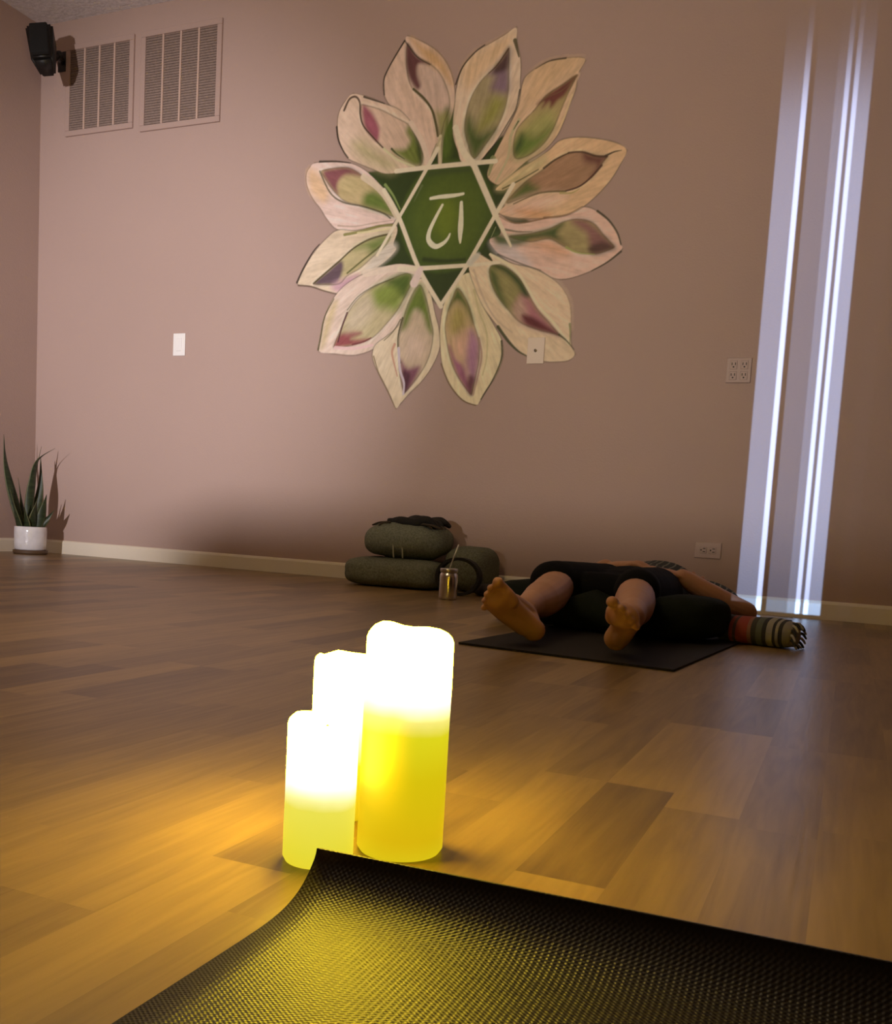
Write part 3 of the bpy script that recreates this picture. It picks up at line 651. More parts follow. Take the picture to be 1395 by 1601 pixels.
# ------------------------------------------------------------------ wall grilles
def grille(x0, x1, z0, z1, label):
    y = WALL_Y
    root = empty('air_vent', ((x0 + x1) / 2, y, z0))
    tag(root, label, 'vent', 'painted air return vents')
    ox, oz = (x0 + x1) / 2, z0
    W, H = (x1 - x0) / 2, z1 - z0; fw = 0.028
    bm = bmesh.new()
    box(bm, -W, W, -0.012, 0, 0, fw, 0.003); box(bm, -W, W, -0.012, 0, H - fw, H, 0.003)
    box(bm, -W, -W + fw, -0.012, 0, fw, H - fw, 0.003); box(bm, W - fw, W, -0.012, 0, fw, H - fw, 0.003)
    mesh_obj('frame', bm, M_plate, root, smooth=False)
    bm = bmesh.new(); box(bm, -W + fw, W - fw, -0.003, -0.0008, fw, H - fw)
    mesh_obj('filter_mesh', bm, M_filter, root, smooth=False)
    iw = 2 * (W - fw)
    for k in (1, 2, 3):
        bm = bmesh.new(); xc = -W + fw + iw * k / 4; box(bm, xc - 0.005, xc + 0.005, -0.010, -0.003, fw, H - fw, 0.001)
        mesh_obj('mullion', bm, M_vbar, root, smooth=False)
    bm = bmesh.new()       # fine louvres across each panel
    n = 34
    for i in range(n):
        z = fw + (H - 2 * fw) * (i + 0.5) / n
        vs = [bm.verts.new(p) for p in ((-W + fw, -0.008, z - .004), (W - fw, -0.008, z - .004), (W - fw, -0.003, z + .003), (-W + fw, -0.003, z + .003))]
        bm.faces.new(vs)
    mesh_obj('louvres', bm, M_filter, root, smooth=False)
M_vbar = mat('vent_bar_paint', (0.56, 0.40, 0.33), rough=0.45)
grille(-4.045, -3.592, 2.215, 2.675, 'pink painted wall vent with four panels, next to the corner speaker')
grille(-3.545, -3.050, 2.190, 2.675, 'pink painted wall vent with four panels, nearer the painted flower')

# ------------------------------------------------------------------ plates on the wall
def plate(name, cx, cz, w, h, m, label, cat, holes, extra=None, group=None):
    root = empty(name, (cx, WALL_Y, cz)); tag(root, label, cat, group)
    bm = bmesh.new(); box(bm, -w / 2, w / 2, -0.006, 0, -h / 2, h / 2, 0.002)
    mesh_obj('cover_plate', bm, m, root, smooth=False)
    return root
def duplex(root, x, z, rot=False):
    def R(u, v): return (x + (v if rot else u), z + (u if rot else v))
    bm = bmesh.new(); ww, hh = (0.014, 0.017) if not rot else (0.014, 0.017)
    ex, ez = (ww, hh) if not rot else (ww, ww)
    box(bm, x - ex, x + ex, -0.008, -0.006, z - ez, z + ez, 0.0015)
    r = mesh_obj('receptacle', bm, M_plate, root, smooth=False)
    bm = bmesh.new()
    for u in (-0.0065, 0.0065):
        px, pz = R(u, 0.004)
        if rot: box(bm, px - 0.005, px + 0.005, -0.0085, -0.0078, pz - 0.0016, pz + 0.0016)
        else: box(bm, px - 0.0016, px + 0.0016, -0.0085, -0.0078, pz - 0.005, pz + 0.005)
    px, pz = R(0, -0.008)
    cyl(bm, (px, -0.0078, pz), (px, -0.0086, pz), 0.0032, seg=10)
    mesh_obj('slot', bm, M_slot, r, smooth=False)
r = plate('light_switch', -3.256, 1.120, 0.074, 0.112, M_white, 'white rocker light switch on the bare wall left of the painted flower', 'light switch', None)
bm = bmesh.new(); box(bm, -0.016, 0.016, -0.010, -0.006, -0.033, 0.033, 0.002); mesh_obj('rocker', bm, M_white, r, smooth=False)
r = plate('blank_plate', -1.339, 1.059, 0.078, 0.112, mat('plate_cream', (0.78, 0.66, 0.56), rough=.4), 'cream cable plate with a centre jack over the lower right petal', 'wall plate', None)
bm = bmesh.new(); cyl(bm, (0, -0.006, 0), (0, -0.013, 0), 0.006, seg=12); mesh_obj('jack', bm, mat('jack_metal', (0.4, 0.35, 0.3), .35, 1), r)
r = plate('power_outlet', -0.480, 0.968, 0.096, 0.098, M_plate, 'wall-coloured square outlet plate with four sockets beside the light streaks', 'outlet', None)
for dx in (-0.021, 0.021):
    for dz in (-0.021, 0.021): duplex(r, dx, dz)
r = plate('power_outlet', -0.540, 0.243, 0.106, 0.066, M_plate, 'wall-coloured sideways outlet low on the wall above the lying person', 'outlet', None)
for dx in (-0.019, 0.019): duplex(r, dx, 0, True)

# ------------------------------------------------------------------ corner speaker
def speaker():
    root = empty('wall_speaker', (-3.975, 3.80, 2.55)); tag(root, 'black tilted speaker on a bracket in the upper left corner', 'speaker')
    M_cloth = mat('speaker_grille', (0.004, 0.004, 0.004), rough=0.9, bump=.4, bscale=400)
    bm = bmesh.new()
    # tapered body
    v = []
    for z, w, d0, d1 in ((-0.125, 0.055, -0.05, 0.06), (0.085, 0.070, -0.075, 0.07)):
        v += [bm.verts.new(p) for p in ((-w, d0, z), (w, d0, z), (w * .65, d1, z), (-w * .65, d1, z))]
    bm.faces.new(v[0:4][::-1]); bm.faces.new(v[4:8])
    for i in range(4): bm.faces.new((v[i], v[(i + 1) % 4], v[4 + (i + 1) % 4], v[4 + i]))
    bmesh.ops.bevel(bm, geom=list(bm.edges), offset=0.012, segments=3, affect='EDGES')
    R = Matrix.Rotation(math.radians(-13), 4, 'Y') @ Matrix.Rotation(math.radians(30), 4, 'Z') @ Matrix.Rotation(math.radians(-20), 4, 'X')
    bmesh.ops.transform(bm, matrix=R, verts=bm.verts)
    body = mesh_obj('cabinet', bm, M_black, root)
    bm = bmesh.new(); box(bm, -0.044, 0.044, -0.086, -0.06, -0.12, 0.08, 0.008, 3)
    bmesh.ops.transform(bm, matrix=R, verts=bm.verts); mesh_obj('front_grille', bm, M_cloth, root)
    bm = bmesh.new(); cyl(bm, R @ Vector((0, 0.07, -.02)), (-0.06, 0.16, 0.05), 0.012, seg=12); cyl(bm, (-0.06, 0.16, 0.05), (-0.10, 0.222, 0.05), 0.018, seg=12)
    ellipsoid(bm, (-0.06, 0.16, 0.05), (0.022, 0.022, 0.022)); mesh_obj('bracket_arm', bm, M_black, root)
    bm = bmesh.new(); box(bm, -0.13, -0.075, 0.218, 0.226, 0.0, 0.10, 0.003); mesh_obj('wall_mount', bm, M_black, root)
speaker()

# ------------------------------------------------------------------ snake plant
def plant():
    P0 = Vector((-4.015, 3.80, 0))
    root = empty('snake_plant', P0); tag(root, 'snake plant with upright pointed leaves in a white pot in the left corner', 'plant')
    M_pot = mat('white_glazed_pot', (0.78, 0.76, 0.80), rough=0.14, bump=0.5, bscale=28, var=.06, vscale=25)
    M_leaf = mat('snake_leaf', (0.010, 0.020, 0.008), rough=0.45, color2=(0.040, 0.055, 0.022), vscale=16, stretch=(1, 1, 5))
    M_edge = mat('leaf_margin', (0.12, 0.12, 0.05), rough=0.5)
    M_soil = mat('soil', (0.02, 0.013, 0.008), rough=1, bump=1, bscale=60)
    M_wood = mat('dark_wood_saucer', (0.10, 0.055, 0.028), rough=0.6)
    bm = bmesh.new(); lathe(bm, [(0.080, 0), (0.086, 0.006), (0.086, 0.020), (0.078, 0.022)]); mesh_obj('saucer', bm, M_wood, root)
    bm = bmesh.new()
    lathe(bm, [(0.072, 0.022), (0.078, 0.028), (0.080, 0.06), (0.081, 0.12), (0.080, 0.143), (0.077, 0.146), (0.074, 0.143), (0.072, 0.12)], seg=64)
    pot = mesh_obj('pot', bm, M_pot, root)
    bm = bmesh.new(); lathe(bm, [(0.0725, 0.120), (0.072, 0.130), (0.03, 0.134)], seg=32); mesh_obj('soil', bm, M_soil, root)
    # leaves: tips and bends in the plane facing the room, with depth offsets
    right = Vector((0.72, 0.69, 0)); toward = Vector((0.69, -0.72, 0))
    s = 5.35 / F_PX
    def off(px, py, d):   # pixel offsets from the pot centre (47, 857) at the plant's distance
        return right * ((px - 47 - (857 - py) * 0.04) * s) + toward * d + Vector((0, 0, (857 - py) * s * 1.0 + 0.006))
    leaves = [([(38, 826), (27, 780), (18, 730), (17, 688)], 0.024, 0.02), ([(36, 828), (30, 800), (23, 765)], 0.020, 0.04), ([(42, 826), (37, 790), (33, 748)], 0.022, -0.02),
              ([(47, 826), (50, 780), (57, 740), (66, 700)], 0.020, -0.01), ([(44, 826), (47, 790), (52, 755), (60, 722), (85, 702)], 0.022, 0.01), ([(52, 826), (58, 790), (63, 755), (64, 715)], 0.022, -0.03),
              ([(54, 828), (64, 800), (72, 770)], 0.024, 0.03), ([(56, 828), (70, 808), (82, 792)], 0.020, 0.02), ([(50, 828), (54, 800), (60, 776)], 0.028, 0.05), ([(45, 828), (44, 806), (42, 785)], 0.026, 0.05),
              ([(50, 828), (56, 790), (60, 760)], 0.022, -0.04)]
    for i, (pp, wd, dep) in enumerate(leaves):
        pts = [off(x, y, dep * (0.5 + 0.5 * k)) for k, (x, y) in enumerate(pp)]
        S = smooth_pts([tuple(p) for p in pts], False, 8); n = len(S)
        bm = bmesh.new(); prev = None
        ang0 = 0.5 * math.sin(i * 2.3)
        for j, c in enumerate(S):
            t = j / (n - 1); wv = 1.3 * wd * (0.75 + 0.6 * math.sin(math.pi * min(t * 1.2, 1))) * (1 - t ** 3) * 0.62 + 0.0008
            a = ang0 + 1.3 * t * (1 if i % 2 else -1)
            side = right * math.cos(a) + toward * math.sin(a); nrm = side.cross(Vector((0, 0, 1)))
            c = Vector(c); row = []
            for u, dpt in ((-1, .0), (-.82, .12), (0, .34), (.82, .12), (1, 0)):
                row.append(bm.verts.new(c + side * wv * u + nrm * (dpt * wv)))
            for u, dpt in ((.82, .02), (0, .2), (-.82, .02)):
                row.append(bm.verts.new(c + side * wv * u + nrm * (dpt * wv - 0.0012)))
            if prev:
                k_ = len(row)
                for q in range(k_):
                    f = bm.faces.new((prev[q], prev[(q + 1) % k_], row[(q + 1) % k_], row[q]))
                    f.material_index = 1 if q in (0, 3, 4, 7) else 0
            else: bm.faces.new(row)
            prev = row
        bm.faces.new(prev[::-1])
        mesh_obj('leaf', bm, [M_leaf, M_edge], root)
plant()

# ------------------------------------------------------------------ candles
def candle_mat(name, stops, h):
    m = bpy.data.materials.new(name); m.use_nodes = True; nt = m.node_tree; N = nt.nodes.new; L = nt.links.new
    bs = nt.nodes['Principled BSDF']; bs.inputs['Base Color'].default_value = (0.16, 0.10, 0.02, 1); bs.inputs['Roughness'].default_value = 0.5
    tc = N('ShaderNodeTexCoord'); sx = N('ShaderNodeSeparateXYZ'); L(tc.outputs['Object'], sx.inputs[0])
    nz = N('ShaderNodeTexNoise'); nz.inputs['Scale'].default_value = 22; L(tc.outputs['Object'], nz.inputs['Vector'])
    ma = N('ShaderNodeMath'); ma.operation = 'MULTIPLY_ADD'; ma.inputs[1].default_value = 0.012; L(nz.outputs['Fac'], ma.inputs[0]); L(sx.outputs[2], ma.inputs[2])
    mr = N('ShaderNodeMapRange'); mr.inputs[1].default_value = 0.006; mr.inputs[2].default_value = h + 0.006; L(ma.outputs[0], mr.inputs[0])
    r = N('ShaderNodeValToRGB'); r.color_ramp.interpolation = 'LINEAR'
    e = r.color_ramp.elements
    e[0].position = stops[0][0]; e[0].color = (*stops[0][1], 1); e[1].position = stops[-1][0]; e[1].color = (*stops[-1][1], 1)
    for p, c in stops[1:-1]:
        k = e.new(p); k.color = (*c, 1)
    L(mr.outputs[0], r.inputs[0]); L(r.outputs[0], bs.inputs['Emission Color']); bs.inputs['Emission Strength'].default_value = 1.0
    return m
def candle(x, y, r, h, label, stops, lumps, seed):
    root = empty('pillar_candle', (x, y, 0)); tag(root, label, 'candle', 'glowing pillar candles')
    def topz(t): return h + float(np.interp(math.cos(t - 0.45), lumps[0], lumps[1]))
    prof = [(r * .93, 0.0), (r, 0.004), (r, h * .25), (r, h * .5), (r, h * .75), (r, h - 0.012), (r, h - 0.004), (r * .965, h), (r * .90, h - 0.001), (r * .84, h - 0.012), (r * .7, h - 0.022), (r * .2, h - 0.024)]
    def fn(j, t, rr, z):
        k = max(0.0, (z - h * .75) / (h * .25)) if j <= 8 else (0.5 if j == 9 else 0.2)
        rr = rr * (1 + 0.006 * math.sin(3 * t + seed) * math.sin(z * 60))
        return rr, z + (topz(t) - h) * min(1, k)
    bm = bmesh.new(); lathe(bm, prof, seg=72, fn=fn)
    mesh_obj('wax_body', bm, candle_mat('candle_wax', stops, h), root)
    bm = bmesh.new(); tube(bm, [(0, 0, h - 0.024), (0.001, 0, h - 0.014), (0.003, 0.001, h - 0.006)], [0.0012, 0.0012, 0.001], seg=8)
    mesh_obj('wick', bm, mat('wick_black', (0.01, 0.008, 0.006), .9), root)
AMB, YEL = (0.66, 0.45, 0.004), (0.68, 0.60, 0.015)
HOT = (60.0, 42.0, 1.10)
candle(-0.3405, 0.7364, 0.0376, 0.1915, 'tallest of the three glowing pillar candles, on the right',
       [(0.0, (0.68, 0.53, 0.008)), (0.10, AMB), (0.36, (0.66, 0.52, 0.004)), (0.56, (0.72, 0.66, 0.012)), (0.63, (0.95, 0.85, 0.20)), (0.70, (2.6, 2.1, 1.05)), (0.80, HOT), (1.0, HOT)], ([-1, -.88, -.68, -.45, -.2, .05, .4, .7, .9, 1], [-.002, .003, .0058, .0048, .0018, .0008, .0018, .0012, -.001, -.004]), 1)
candle(-0.4335, 0.800, 0.0335, 0.152, 'middle-height glowing pillar candle, behind the other two',
       [(0.0, AMB), (0.35, YEL), (0.50, (1.2, 1.0, 0.6)), (0.60, HOT), (1.0, HOT)], ([-1, -.92, -.8, -.4, 0, 1], [0, .0018, -.0004, .0032, .001, 0]), 2)
candle(-0.3881, 0.6771, 0.0295, 0.1195, 'shortest of the three glowing pillar candles, on the left',
       [(0.0, (0.80, 0.66, 0.03)), (0.12, (0.76, 0.68, 0.04)), (0.40, (0.80, 0.74, 0.08)), (0.47, (1.0, .95, .35)), (0.56, (2.6, 2.2, 1.1)), (0.66, HOT), (1.0, HOT)], ([-1, -.85, -.6, -.3, 1], [-.001, .0018, .0012, 0, 0]), 3)

# ------------------------------------------------------------------ curled mat in front
def front_mat():
    prof = [(0.6040, 0.0390), (0.6028, 0.0345), (0.5995, 0.0290), (0.5935, 0.0225), (0.5865, 0.0165), (0.5785, 0.0115), (0.569, 0.0075), (0.558, 0.0046), (0.545, 0.0026), (0.530, 0.0016), (0.51, 0.0012), (0.47, 0.001), (0.40, 0.001), (0.25, 0.001), (0.0, 0.001), (-0.4, 0.001), (-1.10, 0.001)]
    P = smooth_pts(prof, False, 4)
    T = 0.0042; X0, X1 = -0.345, 0.275; nx = 24
    bm = bmesh.new(); top, bot = [], []
    n = len(P)
    for i in range(n):
        d = P[min(i + 1, n - 1)] - P[max(i - 1, 0)]; d /= np.hypot(*d)
        nrm = np.array([d[1], -d[0]])     # outward from the upper face
        if nrm[1] < 0 : nrm = -nrm
        rt, rb = [], []
        for k in range(nx + 1):
            x = X0 + (X1 - X0) * k / nx; lift = 0.10 * max(0, P[i][1] - 0.004) * (k / nx)
            yy = P[i][0] + 0.012 * (k / nx) * (1 if P[i][0] > 0.5 else 0)
            p = Vector((x, yy, P[i][1] + lift))
            rb.append(bm.verts.new(p + Vector((0, -nrm[0] * 0, 0))))
            q = np.array([-d[1], d[0]])
            if q[1] < 0: q = -q
            rt.append(bm.verts.new(p + Vector((0, q[0], q[1])) * T))
        top.append(rt); bot.append(rb)
    for i in range(n - 1):
        for k in range(nx):
            bm.faces.new((top[i][k], top[i][k + 1], top[i + 1][k + 1], top[i + 1][k])); bm.faces.new((bot[i][k], bot[i + 1][k], bot[i + 1][k + 1], bot[i][k + 1]))
        bm.faces.new((top[i][0], top[i + 1][0], bot[i + 1][0], bot[i][0])); bm.faces.new((top[i][nx], bot[i][nx], bot[i + 1][nx], top[i + 1][nx]))
    for k in range(nx):
        bm.faces.new((top[0][k], bot[0][k], bot[0][k + 1], top[0][k + 1])); bm.faces.new((top[-1][k], top[-1][k + 1], bot[-1][k + 1], bot[-1][k]))
    m = bpy.data.materials.new('ribbed_black_mat'); m.use_nodes = True; nt = m.node_tree; N = nt.nodes.new; L = nt.links.new
    bs = nt.nodes['Principled BSDF']; bs.inputs['Base Color'].default_value = (0.015, 0.010, 0.006, 1); bs.inputs['Roughness'].default_value = 0.47; bs.inputs['Specular IOR Level'].default_value = 0.42
    tc = N('ShaderNodeTexCoord'); sp_ = N('ShaderNodeSeparateXYZ'); L(tc.outputs['Object'], sp_.inputs[0])
    def sn(src, k, ph=0):
        a = N('ShaderNodeMath'); a.operation = 'MULTIPLY_ADD'; a.inputs[1].default_value = k; a.inputs[2].default_value = ph; L(src, a.inputs[0])
        s_ = N('ShaderNodeMath'); s_.operation = 'SINE'; L(a.outputs[0], s_.inputs[0]); return s_.outputs[0]
    sx_ = sn(sp_.outputs[0], 2 * math.pi / 0.0042); sy_ = sn(sp_.outputs[1], 2 * math.pi / 0.0030)
    mn = N('ShaderNodeMath'); mn.operation = 'MULTIPLY'; L(sx_, mn.inputs[0]); L(sy_, mn.inputs[1])
    ad = N('ShaderNodeMath'); ad.operation = 'MULTIPLY_ADD'; ad.inputs[1].default_value = 0.7; L(sx_, ad.inputs[0]); L(mn.outputs[0], ad.inputs[2])
    nz = N('ShaderNodeTexNoise'); nz.inputs['Scale'].default_value = 500; L(tc.outputs['Object'], nz.inputs['Vector'])
    a2 = N('ShaderNodeMath'); L(ad.outputs[0], a2.inputs[0]); L(nz.outputs['Fac'], a2.inputs[1])
    bp = N('ShaderNodeBump'); bp.inputs['Strength'].default_value = 0.42; bp.inputs['Distance'].default_value = 0.0005
    L(a2.outputs[0], bp.inputs['Height']); L(bp.outputs[0], bs.inputs['Normal'])
    o = mesh_obj('yoga_mat', bm, m)
    tag(o, 'black ribbed yoga mat in the foreground with its far end curled up', 'yoga mat')
front_mat()

# ------------------------------------------------------------------ far mat
M_mat2 = mat('dark_mat', (0.014, 0.011, 0.009), rough=0.75, spec=0.2, bump=0.2, bscale=300)
def far_mat():
    A = Vector((-0.848, 2.108)); B = Vector((-0.325, 2.046)); d = Vector((0.085, 1.0)).normalized() * 1.73
    bm = bmesh.new(); pts = [A, B, B + d, A + d]
    lo = [bm.verts.new((p.x, p.y, 0.0005)) for p in pts]; hi = [bm.verts.new((p.x, p.y, 0.0055)) for p in pts]
    bm.faces.new(lo[::-1]); bm.faces.new(hi)
    for i in range(4): bm.faces.new((lo[i], lo[(i + 1) % 4], hi[(i + 1) % 4], hi[i]))
    o = mesh_obj('yoga_mat', bm, M_mat2, smooth=False)
    tag(o, 'dark yoga mat lying flat under the resting person', 'yoga mat')
far_mat()

# ------------------------------------------------------------------ soft things: superellipse cushions
def cushion(name, size, loc, rz, m, n1=4.0, seg=(64, 40), amp=0.006, nscale=7, dips=(), seed=0, ends=2.6, fold=None, parent=None):
    """soft block lying on z=0; size = full (x,y,z)"""
    bm = bmesh.new(); hx, hy, hz = size[0] / 2, size[1] / 2, size[2] / 2
    U, V = seg; rows = []
    for i in range(U + 1):
        a = -math.pi / 2 + math.pi * i / U
        ca, sa = math.cos(a), math.sin(a)
        ex = math.copysign(abs(sa) ** (2 / (ends * 1.6)), sa); rr = abs(ca) ** (2 / (ends * 1.6)) if i not in (0, U) else 0.0
        row = []
        for j in range(V):
            b = 2 * math.pi * j / V; cb, sb = math.cos(b), math.sin(b)
            ey = math.copysign(abs(cb) ** (2 / n1), cb) * rr; ez = math.copysign(abs(sb) ** (2 / n1), sb) * rr
            p = Vector((ex * hx, ey * hy, ez * hz + hz))
            nv = Vector((ex * .3, ey, ez)); nv = nv.normalized() if nv.length > 1e-5 else Vector((ex, 0, 0))
            f = noise.noise(p * nscale + Vector((seed, seed * 2, 0))) * amp + noise.noise(p * nscale * 3.1 + Vector((seed, 5, 0))) * amp * .35
            if p.z < 0.006: f = 0
            if fold and j:
                for zf, dep in fold: f -= dep * math.exp(-((p.z - zf - 0.004 * math.sin(p.x * 9 + seed)) / 0.006) ** 2) * (1 if ey < 0.2 else .6)
            p = p + nv * f
            for (dx, dy, r, dp) in dips:
                k = math.exp(-(((p.x - dx) / r) ** 2)); p.z -= dp * k * (p.z / size[2])
            p.z = max(p.z, 0.0)
            row.append(bm.verts.new(p))
        rows.append(row)
    for a_, b_ in zip(rows, rows[1:]):
        for j in range(V): bm.faces.new((a_[j], a_[(j + 1) % V], b_[(j + 1) % V], b_[j]))
    bmesh.ops.remove_doubles(bm, verts=bm.verts, dist=1e-5)
    o = mesh_obj(name, bm, m, parent)
    o.location = loc; o.rotation_euler = (0, 0, rz)
    return o
def wool(name, c1_, c2_):
    return mat(name, c1_, rough=0.95, spec=0.1, color2=c2_, vscale=140, bump=0.7, bscale=260)
M_wool = wool('grey_green_wool', (0.125, 0.135, 0.095), (0.235, 0.245, 0.185))
M_wool2 = wool('grey_green_wool_dark', (0.105, 0.11, 0.075), (0.19, 0.20, 0.145))
M_dark = mat('dark_cloth', (0.012, 0.010, 0.008), rough=0.9, bump=.4, bscale=90)
M_stripe = mat('cream_stripe', (0.42, 0.40, 0.28), rough=0.95)
o = cushion('folded_blanket', (0.43, 0.32, 0.125), (-1.828, 3.79, 0.0), math.radians(1), M_wool, n1=3.2, fold=[(0.070, 0.004)], seed=1, ends=3.4)
tag(o, 'grey-green folded blanket flat on the floor, bottom of the stack by the wall', 'blanket', 'grey-green blankets against the wall')
o = cushion('folded_blanket', (0.385, 0.30, 0.165), (-1.805, 3.83, 0.121), math.radians(3), M_wool, n1=2.3, seed=2, ends=1.7, amp=.014)
tag(o, 'plump grey-green folded blanket on top of the stack, with two cream stripes', 'blanket', 'grey-green blankets against the wall')
for dx in (-0.012, 0.030):      # woven stripes hang over the front of the upper blanket
    bm = bmesh.new()
    pts = []
    for k in range(9):
        t = k / 8; z = 0.068 - 0.056 * t; pts.append((dx, -0.1515 + 0.02 * (1 - math.sin(math.pi * (0.15 + .85 * (1 - abs(2 * (z / .155) - 1))) / 2)), z))
    tube(bm, pts, [0.0035] * 9, seg=8)
    mesh_obj('stripe', bm, M_stripe, o)
o = cushion('rolled_blanket', (0.195, 0.26, 0.200), (-1.513, 3.875, 0.0), math.radians(-6), M_wool2, n1=2.4, seed=5, ends=2.2, amp=.010)
tag(o, 'grey-green rolled blanket on the floor behind the steel tumbler', 'blanket', 'grey-green blankets against the wall')

def scarf():
    root = empty('knotted_scarf', (-1.80, 3.82, 0.265)); tag(root, 'dark crumpled scarf with knotted fringe on top of the blanket stack', 'scarf')
    rnd = random.Random(8)
    bm = bmesh.new()
    for k in range(7):
        y = -0.06 + 0.02 * k
        pts = [(-0.075 + 0.03 * i + rnd.uniform(-.01, .01) + 0.02, y + rnd.uniform(-.015, .015), 0.012 + 0.006 * math.sin(i * 1.7 + k) + (0.008 if 1 < i < 6 else 0)) for i in range(7)]
        tube(bm, pts, [0.009, .013, .015, .015, .014, .013, .008], seg=10)
    s_ = mesh_obj('cloth', bm, M_dark, root); s_.scale = (1.25, 1.1, 1.35); remesh(s_, 0.004, 3)
    M_fr = mat('scarf_fringe', (0.045, 0.032, 0.018), .95)
    for k in range(16):
        bm = bmesh.new(); t = k / 15
        x = -0.085 - 0.045 * rnd.random() if k % 2 else 0.09 + 0.06 * rnd.random(); y = -0.09 + 0.12 * t
        tube(bm, [(x * .7, y, 0.016), (x, y + rnd.uniform(-.02, .02), 0.012), (x * 1.25, y - 0.01, 0.0)], [0.005, .004, .003], seg=7)
        mesh_obj('tassel', bm, M_fr, root)
scarf()

def strap():
    bm = bmesh.new()
    n = 40; C0 = Vector((-1.452, 3.57, 0.0)); R0 = 0.075
    prev = None
    for i in range(n + 1):
        a = 2 * math.pi * i / n
        c = C0 + Vector((R0 * math.cos(a) * 1.05, 0.055 * math.sin(a * 1) * 0 + 0.03 * math.cos(a), 0.078 + 0.072 * math.sin(a)))
        nrm = Vector((math.cos(a), 0, math.sin(a)))
        ring = [bm.verts.new(c + nrm * r_ + Vector((0, y_, 0))) for r_, y_ in ((-.006, -.019), (.006, -.019), (.006, .019), (-.006, .019))]
        if prev and i < n + 1:
            for k in range(4): bm.faces.new((prev[k], prev[(k + 1) % 4], ring[(k + 1) % 4], ring[k]))
        prev = ring
    bmesh.ops.remove_doubles(bm, verts=bm.verts, dist=1e-4)
    o = mesh_obj('yoga_strap', bm, M_dark, smooth=False)
    tag(o, 'black looped yoga strap standing behind the steel tumbler', 'strap')
strap()
o = cushion('cloth_pouch', (0.22, 0.10, 0.052), (-1.335, 3.67, 0.0), math.radians(-14), mat('dark_brown_cloth', (0.022, 0.014, 0.009), .9, bump=.3), n1=2.2, ends=1.7, seed=9)
tag(o, 'low dark cloth pouch on the floor between the tumbler and the green bolster', 'pouch')

def cup():
    P0 = (-1.405, 3.352, 0)
    root = empty('steel_tumbler', P0); tag(root, 'brushed steel tumbler with a straw standing in front of the blankets', 'tumbler')
    M_st = mat('brushed_steel', (0.75, 0.72, 0.66), rough=0.22, metal=1.0, bump=.05, bscale=200, stretch=(1, 1, .05))
    bm = bmesh.new(); lathe(bm, [(0.030, 0.0005), (0.0345, 0.003), (0.0355, 0.012), (0.0355, 0.088), (0.034, 0.097), (0.031, 0.101), (0.031, 0.104)], seg=56)
    mesh_obj('cup_body', bm, M_st, root)
    bm = bmesh.new(); lathe(bm, [(0.0335, 0.104), (0.0345, 0.106), (0.0345, 0.117), (0.033, 0.119), (0.010, 0.1195)], seg=56)
    mesh_obj('lid', bm, mat('steel_lid', (0.55, 0.53, 0.48), rough=.3, metal=1), root)
    bm = bmesh.new(); cyl(bm, (0.002, 0, 0.1195), (0.028, 0.012, 0.212), 0.0027, seg=12)
    mesh_obj('straw', bm, mat('straw', (0.7, 0.68, 0.6), rough=.3, metal=.6), root)
cup()

# ------------------------------------------------------------------ bolster under the knees, striped blanket
M_bol = mat('dark_green_bolster', (0.009, 0.012, 0.007), rough=0.9, spec=0.1, var=.15, vscale=30, bump=.3, bscale=200)
def bolster():
    o = cushion('bolster', (0.71, 0.32, 0.130), (-0.655, 2.765, 0.0058), math.radians(-14), M_bol, n1=2.8, ends=3.0, amp=.008, dips=[(-0.13, 0, .075, .055), (0.12, 0, .075, .055)], seed=3)
    tag(o, 'dark green bolster lying across the mat under the knees', 'bolster')
bolster()
def striped():
    root = empty('striped_blanket', (-0.222, 2.80, 0.0), math.radians(-12)); tag(root, 'red, black and cream striped rolled blanket on the floor under the elbow', 'blanket')
    m = bpy.data.materials.new('striped_weave'); m.use_nodes = True; nt = m.node_tree; N = nt.nodes.new; L = nt.links.new
    bs = nt.nodes['Principled BSDF']; bs.inputs['Roughness'].default_value = .95
    tc = N('ShaderNodeTexCoord'); sx_ = N('ShaderNodeSeparateXYZ'); L(tc.outputs['Object'], sx_.inputs[0])
    mr = N('ShaderNodeMapRange'); mr.inputs[1].default_value = -0.11; mr.inputs[2].default_value = 0.09; L(sx_.outputs[0], mr.inputs[0])
    r = N('ShaderNodeValToRGB'); r.color_ramp.interpolation = 'CONSTANT'; e = r.color_ramp.elements
    bands = [(0, (.02, .018, .02)), (.25, (.20, .035, .025)), (.30, (.05, .03, .03)), (.34, (.24, .04, .028)), (.50, (.22, .10, .07)), (.55, (.04, .04, .035)), (.62, (.10, .11, .08)), (.70, (.03, .03, .03)), (.76, (.30, .28, .23)), (.84, (.03, .03, .03)), (.88, (.32, .30, .25)), (.92, (.03, .03, .03)), (.97, (.25, .23, .2))]
    e[0].color = (*bands[0][1], 1); e[1].position = bands[1][0]; e[1].color = (*bands[1][1], 1)
    for p, c in bands[2:]: k = e.new(p); k.color = (*c, 1)
    L(mr.outputs[0], r.inputs[0]); L(r.outputs[0], bs.inputs['Base Color'])
    cushion('roll', (0.22, 0.13, 0.078), (0, 0, 0), 0, m, n1=2.4, ends=3.6, amp=.004, nscale=20, parent=root)
    M_fr = mat('fringe_cream', (0.42, 0.39, 0.33), .95); M_fk = mat('fringe_black', (.03, .03, .03), .95)
    for k in range(14):
        a = 2 * math.pi * k / 14; bm = bmesh.new(); y, z = 0.052 * math.cos(a), 0.039 + 0.030 * math.sin(a)
        tube(bm, [(0.100, y * .8, z), (0.111, y, z), (0.120, y * 1.08, max(z - 0.012, .004))], [0.0045, .004, .003], seg=7)
        mesh_obj('fringe', bm, M_fr if k % 2 else M_fk, root)
striped()

